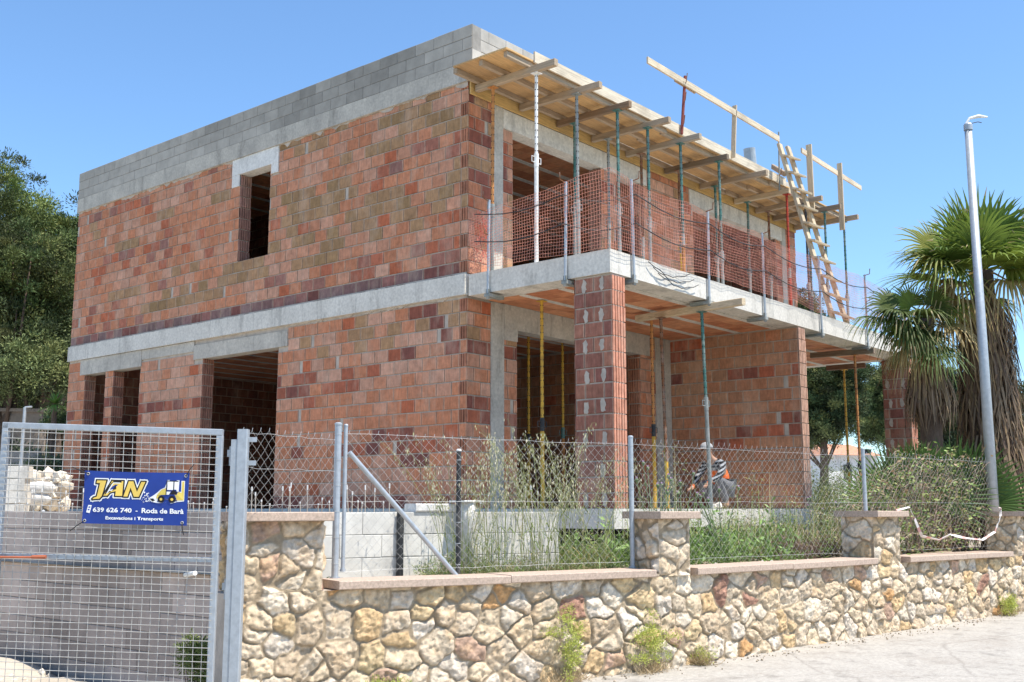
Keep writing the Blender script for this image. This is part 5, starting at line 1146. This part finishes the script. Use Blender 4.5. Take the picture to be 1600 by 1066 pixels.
# low weeds
def weeds(name, lab, pts, seed, hmin, hmax, cols, leafL=.06, per=30, wid=.25, kind=None, cat='weeds', spread=.10):
    r = np.random.default_rng(seed); parts = []
    P = np.array(pts); pn = fbm(P[:, 0]*1.5, P[:, 1]*1.5, seed+40, 3); P = P[pn > .40]; pn = pn[pn > .40]; n = len(P); H = (hmin + (hmax-hmin)*np.clip((pn-.38)*3.2, 0, 1.1)*r.random(n)**.7)*np.where(r.random(n) < .25, 1.3, 1)
    base = np.repeat(P, per, 0); f = r.random(n*per); hh = np.repeat(H, per)*f; off_ = np.repeat(r.normal(size=(n, 2))*spread*.8, per, 0)*f[:, None] + r.normal(size=(n*per, 2))*spread*.35
    B = base.copy(); B[:, :2] += off_; B[:, 2] += hh; D = unit(r.normal(size=(n*per, 3))*np.array([1, 1, .5]) + np.array([0, 0, .7])); ci = np.repeat(r.integers(0, len(cols), n), per)
    C = np.array(cols)[ci]*r.uniform(.65, 1.3, n*per)[:, None]
    parts.append(leaves(B, D, r.uniform(.5, 1.3, n*per)*leafL, r.uniform(.6, 1.2, n*per)*leafL*wid, C))
    top = P.copy(); top[:, 2] += H; top[:, :2] += r.normal(size=(n, 2))*spread*.6
    D2 = top-P; parts.append(leaves(P, D2, np.linalg.norm(D2, axis=1), np.full(n, .012), np.array(cols)[r.integers(0, len(cols), n)]*1.1))
    V, F, C = merge(parts); o = np_mesh(name, V, F, M['leaf'], C); tag(o, lab, cat if kind is None else None, None, kind); return o
def strip_pts(p0, p1, d0, d1, n, z, seed, pw=1.0):
    r = np.random.default_rng(seed); a = np.array(p0); q = np.array(p1); d = q-a; nn = np.array([-d[1], d[0]])/np.linalg.norm(d); t_ = r.random(n); w = d0 + (d1-d0)*r.random(n)**pw; X = a + d*t_[:, None] + nn*w[:, None]
    return np.concatenate([X, np.full((n, 1), z)], 1)
GRN = [(.16, .25, .06), (.22, .31, .09), (.13, .20, .05), (.32, .33, .13), (.26, .36, .12)]; DRYC = [(.36, .29, .16), (.45, .37, .22), (.28, .20, .12), (.20, .24, .08)]
weeds('low_weeds', None, strip_pts((-4.3, -1.25), (-2.4, -1.85), .05, .7, 330, -.61, 1, .9), 1, .04, .34, GRN + [DRYC[0], DRYC[1], (.30, .32, .12)], .05, 15, .14, 'stuff')
weeds('low_weeds', None, strip_pts((-5.3, -.95), (-4.3, -1.25), .05, .4, 18, -.61, 2), 2, .04, .22, GRN, .05, 20, .2, 'stuff')
weeds('garden_weeds', None, strip_pts((-2.3, -1.9), (1.5, -2.6), .12, 1.9, 560, -.61, 3, .8), 3, .10, .50, GRN[:3] + [(.20, .28, .09)], .06, 34, .25, 'stuff')
weeds('garden_weeds', None, strip_pts((.3, -2.3), (3.9, -3.0), .3, 3.0, 520, -.58, 4), 4, .2, .62, GRN + DRYC[:1], .06, 34, .22, 'stuff')
weeds('tall_weeds', None, strip_pts((5.8, 1.2), (9.5, -1.8), -.6, 2.2, 560, -.35, 5), 5, .5, 1.25, [(.16, .22, .07), (.22, .27, .10), (.30, .30, .13), (.12, .18, .05)], .07, 46, .2, 'stuff', spread=.2)
weeds('tall_weeds', None, strip_pts((9.5, 1.0), (15, -2), -.6, 3, 420, -.1, 6), 6, .5, 1.3, [(.14, .19, .07), (.20, .24, .10), (.09, .13, .04)], .10, 46, .22, 'stuff', spread=.25)
weeds('dry_grass', None, strip_pts((-3.3, -1.5), (-2.4, -1.8), .1, .9, 110, -.61, 7), 7, .15, .4, [(.42, .33, .13), (.35, .32, .12), (.22, .26, .08)], .16, 18, .06, 'stuff')
weeds('dry_grass', None, strip_pts((.6, -2.5), (1.4, -2.65), .25, .9, 120, -.6, 8), 8, .12, .45, [(.22, .14, .10), (.28, .19, .13), (.16, .10, .07)], .09, 30, .10, 'stuff')
weeds('dry_grass', None, strip_pts((5.75, .1), (6.4, -.6), -.5, .8, 60, -.5, 9), 9, .3, .7, [(.40, .30, .18), (.25, .15, .11), (.3, .3, .12)], .10, 30, .10, 'stuff')
weeds('tall_weeds', None, strip_pts((-2.3, -1.75), (3.2, -2.8), .2, 1.7, 240, -.6, 31), 31, .4, 1.05, [(.48, .43, .20), (.38, .42, .14), (.28, .36, .10), (.52, .44, .26)], .05, 26, .16, 'stuff', spread=.06)
weeds('tall_weeds', None, strip_pts((-4.1, -1.2), (-2.6, -1.7), .2, 1.0, 70, -.61, 32), 32, .35, .95, [(.44, .40, .22), (.30, .36, .12), (.26, .34, .10)], .05, 24, .14, 'stuff', spread=.06)
weeds('leafy_weeds', None, strip_pts((-2.2, -1.8), (1.3, -2.5), .1, 1.3, 120, -.6, 33), 33, .2, .55, [(.20, .32, .08), (.26, .38, .12)], .09, 16, .4, 'stuff', spread=.08)
# thistles
def thistle(px, dep, h, lab, seed, z0=-.6):
    random.seed(seed); x0, y0 = pol(px, dep); t = thing('thistle', (x0, y0, z0), lab, 'thistle', 'thistles behind the fence'); b = MB(); f_ = MB()
    for k in range(7):
        a = random.uniform(0, 6.28); top = Vector((x0+math.cos(a)*.22, y0+math.sin(a)*.22, z0+h*random.uniform(.7, 1.03))); base = Vector((x0, y0, z0)); mid = base.lerp(top, .5)+Vector((0, 0, .08))
        b.tube([base, mid, top], [.008, .006, .004], 5, col=(.22, .28, .14))
        for j in range(10):
            q = base.lerp(top, random.uniform(.2, .9)); aa = random.uniform(0, 6.28); d = Vector((math.cos(aa), math.sin(aa), .4))*.09; s = d.cross(UP).normalized()*.012; b.add([q, q+d*.5+s, q+d, q+d*.5-s], [(0, 1, 2, 3)], vary((.17, .22, .11), .3))
        b.tube([top, top+UP*.03, top+UP*.045], [.008, .02, .012], 8, col=(.2, .26, .13))
        for j in range(26): aa = random.uniform(0, 6.28); d = Vector((math.cos(aa)*.6, math.sin(aa)*.6, 1)).normalized()*.035; s = d.cross(UP).normalized()*.003; o = top+UP*.035; f_.add([o-s, o+s, o+d], [(0, 1, 2)], vary((.60, .40, .62), .2))
    b.build('stem', M['leaf'], t); f_.build('flowers', M['leaf'], t)
thistle(1022, 11.7, 1.03, 'thistle with lilac flower heads right behind the fence post', 1); thistle(1062, 12.2, .95, 'leafy thistle between the yellow footed prop and the green prop', 2); thistle(1125, 12.6, .85, 'small thistle in front of the crouching worker', 3); thistle(1290, 14.5, .7, 'low thistle near the sunlit wall end', 4)
# bramble over the far fence
def bramble():
    random.seed(4); t = thing('bramble', (3.2, -2.9, -.55), 'tangled half-dry bramble overgrowing the far end of the fence', 'bramble'); b = MB(); l = MB()
    A = Vector((1.85, -2.68, 0)); Bq = Vector((4.5, -3.1, 0)); d = (Bq-A).normalized(); n = Vector((-d.y, d.x, 0))
    for k in range(520):
        s = random.uniform(0, 2.7); w = random.uniform(-.10, .55); hmax = .55 + .65*min(1, s/.9) + (.1 if s > 1.6 else 0); z = random.uniform(-.55, -.55+hmax*.9); o = A+d*s+n*w; a = random.uniform(0, 6.28); L = random.uniform(.2, .7); e = o + d*math.cos(a)*L + n*math.sin(a)*L*.3
        p_ = [Vector((o.x, o.y, z)), Vector(((o.x+e.x)/2, (o.y+e.y)/2, z+random.uniform(.0, .28))), Vector((e.x, e.y, max(-.56, z+random.uniform(-.25, .15))))]
        b.tube([p_[0], p_[0].lerp(p_[1], .5)+UP*.03, p_[1], p_[1].lerp(p_[2], .5)+UP*.02, p_[2]], [.004, .0035, .003, .0025, .0015], 4, col=vary(random.choice([(.34, .25, .18), (.26, .17, .12), (.42, .34, .26), (.3, .2, .16)]), .2))
        for j in range(random.randint(2, 9)):
            q = p_[random.randint(0, 2)] + Vector((random.uniform(-.08, .08), random.uniform(-.08, .08), random.uniform(-.06, .08))); aa = random.uniform(0, 6.28); dd = Vector((math.cos(aa), math.sin(aa), random.uniform(-.5, .6))).normalized(); s_ = dd.cross(Vector((random.uniform(-1, 1), random.uniform(-1, 1), 1))).normalized()
            Lf = random.uniform(.035, .07); c = vary(random.choice([(.28, .38, .12), (.20, .30, .08), (.36, .40, .15), (.34, .24, .14)]), .25); l.add([q, q+dd*Lf*.5+s_*Lf*.35, q+dd*Lf, q+dd*Lf*.5-s_*Lf*.35], [(0, 1, 2, 3)], c)
    b.build('canes', M['dry'], t); l.build('leaves', M['leaf'], t)
bramble()
b = MB()
pts = [(1.75, -2.9, -.02), (1.95, -2.98, .02), (2.05, -3.0, -.12), (2.2, -3.02, -.33), (2.5, -3.12, -.38), (2.8, -3.16, -.32), (3.2, -3.22, -.37), (3.6, -3.3, -.40), (3.95, -3.36, -.30), (4.1, -3.4, -.1), (4.25, -3.36, .0), (4.42, -3.3, .02)]
for i in range(len(pts)-1):
    a = Vector(pts[i]); q = Vector(pts[i+1])
    for k in range(4): b.bar(a.lerp(q, k/4), a.lerp(q, (k+1)/4), .004, .035, up=(math.sin(i+k*.5), math.cos(i), .6), col=(.72, .66, .63) if (i+k) % 4 else (.66, .36, .32))
tag(b.build('barrier_tape', M['plain']), 'faded red and white barrier tape drooping over the bramble', 'tape')
# foot-of-wall plants on the pavement
def foot(px, dep, lab, seed, w=.22, h=.25, col=(.50, .54, .13), n=2600):
    lo, hi = 6.0, 17.0
    for _ in range(40):
        m_ = (lo+hi)/2; q_ = pol(px, m_)
        if q_[1] < float(wall_y(q_[0]))-.10: lo = m_
        else: hi = m_
    x0, y0 = pol(px, lo); r = np.random.default_rng(seed); z0 = float(street(x0)) + .02; t = thing('wall_weed', (x0, y0, z0), lab, 'weed', 'weeds at the foot of the stone wall')
    c = r.normal(size=(26, 3))*np.array([w*.5, .04, h*.33]) + np.array([x0, y0, z0+h*.62]); k = n//26; cen = np.repeat(c, k, 0); d = unit(r.normal(size=(26*k, 3))+np.array([0, -.3, .7])); B = cen + d*r.uniform(0, .07, 26*k)[:, None]; B[:, 2] = np.maximum(B[:, 2], z0)
    V, F, C = leaves(B, d, r.uniform(.012, .03, 26*k), r.uniform(.005, .010, 26*k), np.array(col)*r.uniform(.6, 1.3, 26*k)[:, None]); np_mesh('leaves', V, F, M['leaf'], C, t)
    m = 340; B = np.array([x0, y0, z0]) + r.normal(size=(m, 3))*np.array([w*.6, .05, 0]); d = unit(r.normal(size=(m, 3))*np.array([1, .5, .3])+np.array([0, 0, .9]))
    V, F, C = leaves(B, d, r.uniform(.05, .2, m), np.full(m, .005), np.array([.45, .34, .2])*r.uniform(.6, 1.3, m)[:, None]); np_mesh('dry_stalks', V, F, M['dry'], C, t)
foot(605, 8.5, 'bright green weed at the wall foot nearest the gate', 1, .22, .16); foot(893, 9.4, 'fresh green weed with dry brown stalks left of the second pier', 2, .20, .42); foot(1018, 9.8, 'bushy yellow-green weed below the second pier', 3, .20, .40); foot(1090, 10.3, 'tiny green sprig at the foot of the wall', 4, .05, .12, n=500)
foot(1568, 14.6, 'yellow-green weed at the far end of the wall foot', 5, .22, .2)
def gateplant(px, dep, z0, lab, seed, w, h, n):
    x0, y0 = pol(px, dep); r = np.random.default_rng(seed); t = thing('shrub', (x0, y0, z0), lab, 'shrub'); c = r.normal(size=(30, 3))*np.array([w*.4, w*.4, h*.16]) + np.array([x0, y0, z0+h*.8]); k = n//30; cen = np.repeat(c, k, 0); d = unit(r.normal(size=(30*k, 3))+np.array([0, 0, .4])); B = cen+d*r.uniform(0, .08, 30*k)[:, None]
    V, F, C = leaves(B, d, r.uniform(.02, .045, 30*k), r.uniform(.008, .016, 30*k), np.array([.20, .25, .07])*r.uniform(.5, 1.4, 30*k)[:, None]); np_mesh('leaves', V, F, M['leaf'], C, t)
    b = MB(); [b.tube([(x0, y0, z0), tuple(np.array([x0, y0, z0+h*.4])+(c[j]-np.array([x0, y0, z0]))*np.array([.6, .6, 0])), tuple(c[j])], [.006, .004, .002], 5) for j in range(14)]; b.build('stems', M['bark'], t)
gateplant(322, 8.9, -1.75, 'small yellow-green shrub behind the right side of the gate', 1, .22, .74, 2600); gateplant(352, 8.7, -1.7, 'darker shrub low behind the gate post', 2, .15, .4, 1800)
weeds('driveway_weeds', None, np.array([(*pol(px, d), -1.82) for px, d in zip(np.random.default_rng(5).uniform(170, 350, 60), np.random.default_rng(6).uniform(8.8, 9.6, 60))]), 12, .05, .5, [(.25, .28, .12), (.35, .32, .18), (.18, .22, .08)], .045, 14, .12, 'stuff')

# ================================================================== LOOSE STONES AND LITTER
def rocks(name, pts, smin, smax, col, seed, mat='matte', lab=None):
    r = np.random.default_rng(seed); V = []; F = []; C = []; o = 0
    ico = np.array([(0, 0, 1), (.89, 0, .45), (.28, .85, .45), (-.72, .53, .45), (-.72, -.53, .45), (.28, -.85, .45), (.72, .53, -.45), (-.28, .85, -.45), (-.89, 0, -.45), (-.28, -.85, -.45), (.72, -.53, -.45), (0, 0, -1)]); ff = np.array([(0, 1, 2), (0, 2, 3), (0, 3, 4), (0, 4, 5), (0, 5, 1), (1, 6, 2), (2, 7, 3), (3, 8, 4), (4, 9, 5), (5, 10, 1), (6, 7, 2), (7, 8, 3), (8, 9, 4), (9, 10, 5), (10, 6, 1), (11, 7, 6), (11, 8, 7), (11, 9, 8), (11, 10, 9), (11, 6, 10)])
    for p_ in pts:
        s = r.uniform(smin, smax)*r.uniform(.5, 1); v = ico*r.uniform(.65, 1.2, (12, 1))*s*r.uniform(.6, 1.2, 3); V.append(v + np.array(p_) + np.array([0, 0, s*.3])); F.append(ff+o); o += 12; C.append(np.tile(np.array(col)*r.uniform(.75, 1.2), (20, 1)))
    q = np_mesh(name, np.concatenate(V), np.concatenate(F), M[mat], np.concatenate(C)); tag(q, lab, None, None, 'stuff'); return q
P_ = strip_pts((-5.3, -1.12), (-2.6, -1.98), -.08, .35, 420, -.605, 21); rocks('gravel', P_, .008, .028, (.42, .34, .27), 1)
P_ = strip_pts((-2.1, -2.08), (1.3, -2.72), -.05, .4, 420, -.60, 22); rocks('gravel', P_, .008, .035, (.55, .50, .43), 2)
r_ = np.random.default_rng(3); xs_ = r_.uniform(-4.5, 4, 260); rocks('gravel', [(x, float(wall_y(x))-.08-abs(r_.normal())*.14, float(street(x))+.026) for x in xs_], .004, .018, (.40, .33, .25), 3)
yy_ = r_.uniform(7.5, 20, 900); xx_ = r_.uniform(-16, -5.4, 900)
def gz(y): return float(np.interp(y, [-1.4, .3, 1.5, 2.8, 3.6, 4.5, 5.5, 6.3, 7.5, 10, 14, 17, 22], [-1.56, -1.80, -1.90, -1.85, -1.80, -1.76, -1.74, -1.2, -.75, -.35, .1, .62, .9]))
rocks('rubble', [(x, y, gz(y)-.02) for x, y in zip(xx_, yy_)], .03, .16, (.62, .55, .45), 4)
rocks('rubble', [(*pol(r_.uniform(38, 102), r_.uniform(18.5, 21)), r_.uniform(.0, .55)) for _ in range(260)], .06, .2, (.64, .57, .47), 5)
rocks('rubble', [(x, y, gz(y)) for x, y in zip(r_.uniform(-9, -5.2, 900), r_.uniform(.5, 6.5, 900))], .012, .065, (.58, .52, .43), 6)
# stacked loose blocks and sacks behind the gate
for k, (u, dz, lab) in enumerate(((0, 0, 'lowest'), (.02, .2, 'second lowest'), (-.03, .4, 'second highest'), (.03, .6, 'topmost'))):
    x, y = pol(22+u*60, 17.6); b = MB(); a = Vector((x, y, -.02+dz)); b.bar(a-RT*.2, a+RT*.2, .2, .19, bev=.006); tag(b.build('concrete_block', M['concrete_white']), f'{lab} loose concrete block of the stack behind the gate at left', 'block', 'loose concrete blocks')
for k, (px, z, lab) in enumerate(((52, .16, 'lower white cement sack on the rubble behind the gate'), (58, .34, 'upper white cement sack on the rubble behind the gate'))):
    x, y = pol(px, 18.2); b = MB(); a = Vector((x, y, z)); P2 = []
    for f, rr in ((-1, .02), (-.85, .07), (-.4, .10), (.1, .11), (.6, .10), (.9, .06), (1, .02)): P2.append((a+RT*.28*f, rr))
    b.tube([q for q, _ in P2], [q for _, q in P2], 12); tag(b.build('cement_sack', M['plaster'], smooth=True), lab, 'sack', 'cement sacks')
x, y = pol(28, 20); b = MB(); b.tube([(x, y, .5), (x, y, 1.85)], .03, 8); b.tube([(x, y, 1.85), (x+.08, y-.1, 1.86)], .02, 6); tag(b.build('thin_pole', M['galv']), 'thin pale pole standing behind the gate at left', 'pole')
x, y = pol(-10, 27); b = MB(); b.bar(Vector((x, y, 1.2))-RT*1.6, Vector((x, y, 1.2))+RT*1.1, .3, 2.4); b.bar(Vector((x, y, 2.45))-RT*1.7, Vector((x, y, 2.4))+RT*1.25, .5, .08); tag(b.build('garden_shed', simple('shed_wall', (.24, .19, .15), .9)), 'low brown shed with a pale roof edge under the trees at left', 'shed')
x, y = pol(16, 23); b = MB(); b.bar(Vector((x, y, .75))-RT*.9, Vector((x, y, .75))+RT*.55, .2, .9); tag(b.build('rubble_wall', simple('grey_rough_wall', (.26, .24, .22), .95, bs=.9, bd=.03)), 'low grey rough wall behind the rubble at left', 'wall')
# far white house
def far_house():
    x, y = pol(1312, 60); o = Vector((x, y, 0)); t = thing('white_house', (x, y, -.2), 'distant white house with a terracotta roof seen under the balcony', 'house'); R2 = (RT*.93+DP*.37).normalized(); D2 = Vector((-R2.y, R2.x, 0))
    b = MB(); b.bar(o-R2*2.2+UP*1.2, o+R2*1.0+UP*1.2, 4, 3.4); b.build('wall', M['plaster'], t)
    b = MB(); A = [o-R2*2.4-D2*2.3+UP*2.8, o+R2*1.2-D2*2.3+UP*2.8, o+R2*1.2+D2*2.3+UP*2.8, o-R2*2.4+D2*2.3+UP*2.8]; top = [o-R2*1.6+UP*3.5, o+R2*.9+UP*3.5]
    b.add(A+top, [(0, 1, 5, 4), (1, 2, 5), (2, 3, 4, 5), (3, 0, 4), (0, 3, 2, 1)], (.5, .5, .5)); b.build('roof', simple('terracotta', (.52, .26, .16), .9), t)
    for k in (-1.2, .3): b = MB(); b.bar(o-D2*2.01+R2*k+UP*1.9, o-D2*2.01+R2*(k+.5)+UP*1.9, .05, .8); b.build('window', M['dark'], t)
    x, y = pol(1356, 52); t = thing('chimney_stack', (x, y, -.2), 'white chimney with a dark cowl right of the orange prop', 'chimney'); b = MB(); b.bar((x, y, -.2), (x, y, 2.55), .4, .4); b.build('stack', M['plaster'], t); b = MB(); b.bar((x, y, 2.6), (x, y, 2.8), .45, .45); b.build('cowl', M['dark'], t)
far_house()

# ================================================================== WORKER
def skinned(name, nodes, edges, mat, parent, root=0, sub=2, cols=None):
    me = bpy.data.meshes.new(name); me.from_pydata([n[:3] for n in nodes], edges, []); o = bpy.data.objects.new(name, me); COL.objects.link(o)
    m = o.modifiers.new('s', 'SKIN'); 
    for i, v in enumerate(me.skin_vertices[0].data): v.radius = (nodes[i][3], nodes[i][3] if len(nodes[i]) < 5 else nodes[i][4]); v.use_root = (i == root)
    s2 = o.modifiers.new('u', 'SUBSURF'); s2.levels = sub; s2.render_levels = sub; bpy.context.view_layer.update()
    dg = bpy.context.evaluated_depsgraph_get(); m2 = bpy.data.meshes.new_from_object(o.evaluated_get(dg)); bpy.data.objects.remove(o)
    m2.polygons.foreach_set('use_smooth', np.ones(len(m2.polygons), bool)); m2.materials.clear(); m2.materials.append(mat)
    if cols:
        at = m2.color_attributes.new('Col', 'FLOAT_COLOR', 'POINT'); c = np.ones((len(m2.vertices), 4)); co = np.zeros(len(m2.vertices)*3); m2.vertices.foreach_get('co', co); co = co.reshape(-1, 3); c[:, :3] = cols(co); at.data.foreach_set('color', c.ravel())
    q = bpy.data.objects.new(name, m2); COL.objects.link(q); q.parent = parent; return q
def worker():
    w = thing('person', (3.75, .55, .0), 'crouching worker in grey cap, orange vest and striped sleeves facing left on the porch slab', 'person'); w.rotation_euler = (0, 0, R_(172))
    skin = simple('skin', (.42, .24, .16), .6, bs=0)
    # x forward, y left, z up; squatting and leaning forward
    nd = [(0, 0, .36, .13), (.08, 0, .50, .12), (.20, 0, .66, .14), (.28, 0, .76, .06), (.33, 0, .80, .052), (.39, 0, .86, .085, .075), (.40, 0, .93, .07),
          (.20, .17, .68, .055), (.34, .22, .52, .042), (.50, .16, .40, .032), (.56, .14, .36, .03),
          (.20, -.17, .68, .055), (.30, -.24, .50, .042), (.48, -.20, .36, .032), (.54, -.18, .32, .03),
          (.02, .10, .33, .09), (.36, .17, .44, .062), (.10, .14, .10, .045), (.12, .14, .05, .045), (.24, .15, .03, .035),
          (.02, -.10, .33, .09), (.34, -.18, .40, .062), (.08, -.15, .10, .045), (.10, -.15, .05, .045), (.22, -.16, .03, .035)]
    ed = [(0, 1), (1, 2), (2, 3), (3, 4), (4, 5), (5, 6), (2, 7), (7, 8), (8, 9), (9, 10), (2, 11), (11, 12), (12, 13), (13, 14), (0, 15), (15, 16), (16, 17), (17, 18), (18, 19), (0, 20), (20, 21), (21, 22), (22, 23), (23, 24)]
    for s, i0 in ((1, 10), (-1, 14)):        # five fingers each hand
        hx, hy, hz = nd[i0][:3]
        for k in range(4):
            yo = (k-1.5)*.017; L = (.05, .058, .055, .042)[k]; a = len(nd); nd += [(hx+.035, hy+yo, hz-.01, .0085), (hx+.035+L*.6, hy+yo, hz-.03, .0075), (hx+.03+L*.8, hy+yo, hz-.055, .006)]; ed += [(i0, a), (a, a+1), (a+1, a+2)]
        a = len(nd); nd += [(hx+.01, hy-s*.035, hz-.01, .009), (hx+.045, hy-s*.045, hz-.035, .007)]; ed += [(i0, a), (a, a+1)]
    body = skinned('body', nd, ed, skin, w)
    def sub(idx, e, k, name, mat, sbd=2, cols=None):
        mp = {i: j for j, i in enumerate(idx)}; skinned(name, [(*nd[i][:3], nd[i][3]+k, (nd[i][4] if len(nd[i]) > 4 else nd[i][3])+k) for i in idx], [(mp[a], mp[q]) for a, q in e], mat, w, 0, sbd, cols)
    def stripes(co): m = (np.sin(co[:, 2]*120+co[:, 0]*60) > .2)[:, None]; return np.where(m, np.array([[.35, .36, .38]]), np.array([[.02, .02, .025]]))
    sub([1, 2, 3, 7, 8, 9, 11, 12, 13], [(1, 2), (2, 3), (2, 7), (7, 8), (8, 9), (2, 11), (11, 12), (12, 13)], .008, 'shirt', M['matte'], 3, stripes)
    sub([0, 1, 2], [(0, 1), (1, 2)], .026, 'vest', simple('orange_vest', (.85, .16, .03), .7, bs=0))
    sub([0, 15, 16, 17, 20, 21, 22], [(0, 15), (15, 16), (16, 17), (0, 20), (20, 21), (21, 22)], .010, 'trousers', simple('grey_trousers', (.16, .16, .17), .9))
    sub([18, 19], [(18, 19)], .014, 'shoe', simple('brown_boot', (.14, .09, .05), .8)); sub([23, 24], [(23, 24)], .014, 'shoe', bpy.data.materials['brown_boot'])
    for i in (10, 14): skinned('glove_cuff', [(*nd[i-1][:3], .04), (*[(nd[i-1][k]+nd[i][k])/2 for k in range(3)], .044), (*nd[i][:3], .04)], [(0, 1), (1, 2)], simple('orange_glove', (.8, .16, .05), .7, bs=0), w)
    b = MB()
    import bmesh
    c = Vector((.385, 0, .925)); rings = 6; vs = []; fs = []
    for i in range(rings+1):
        th = i/rings*math.pi/2; vs += [c + Vector((math.cos(th)*.108*math.cos(a), math.cos(th)*.096*math.sin(a), math.sin(th)*.085)) for a in [k*math.pi/8 for k in range(16)]]
    fs = [(i*16+k, i*16+(k+1) % 16, (i+1)*16+(k+1) % 16, (i+1)*16+k) for i in range(rings) for k in range(16)]; b.add([v + Vector((3.75*0, 0, 0)) for v in vs], fs, (.35, .35, .36))
    pk = [c+Vector((.09*math.cos(a)+.0, .085*math.sin(a), .0)) for a in np.linspace(-1.2, 1.2, 7)]; pk2 = [c+Vector((.165*math.cos(a*.8), .08*math.sin(a), -.02)) for a in np.linspace(-1.2, 1.2, 7)]
    b.add(pk+pk2, [(i, i+1, 8+i, 7+i) for i in range(6)], (.3, .3, .31))
    o = MB.build(b, 'cap', M['matte'], w, smooth=True); o.data.transform(Matrix.Translation(Vector(w.location)))
    b = MB(); f0 = Vector((.465, 0, .865)); b.tube([f0+Vector((-.01, 0, .02)), f0+Vector((.018, 0, -.012)), f0+Vector((-.004, 0, -.02))], [.008, .013, .010], 6, col=(.42, .24, .16))
    for s in (1, -1): b.tube([f0+Vector((-.012, s*.03, .022)), f0+Vector((-.004, s*.03, .022))], .008, 6, col=(.05, .03, .02)); b.tube([Vector((.39, s*.085, .87)), Vector((.385, s*.092, .855))], [.018, .014], 6, col=(.42, .24, .16))
    b.tube([f0+Vector((-.012, -.022, -.042)), f0+Vector((-.006, 0, -.044)), f0+Vector((-.012, .022, -.042))], .005, 5, col=(.3, .12, .1))
    o = MB.build(b, 'face_features', M['matte'], w, smooth=True); o.data.transform(Matrix.Translation(Vector(w.location)))
worker()
x0, y0 = 3.1, .25; rocks('rubble', [(x0+random.uniform(-.1, .1), y0+random.uniform(-.1, .1), .03) for _ in range(4)], .05, .09, (.7, .66, .58), 8)
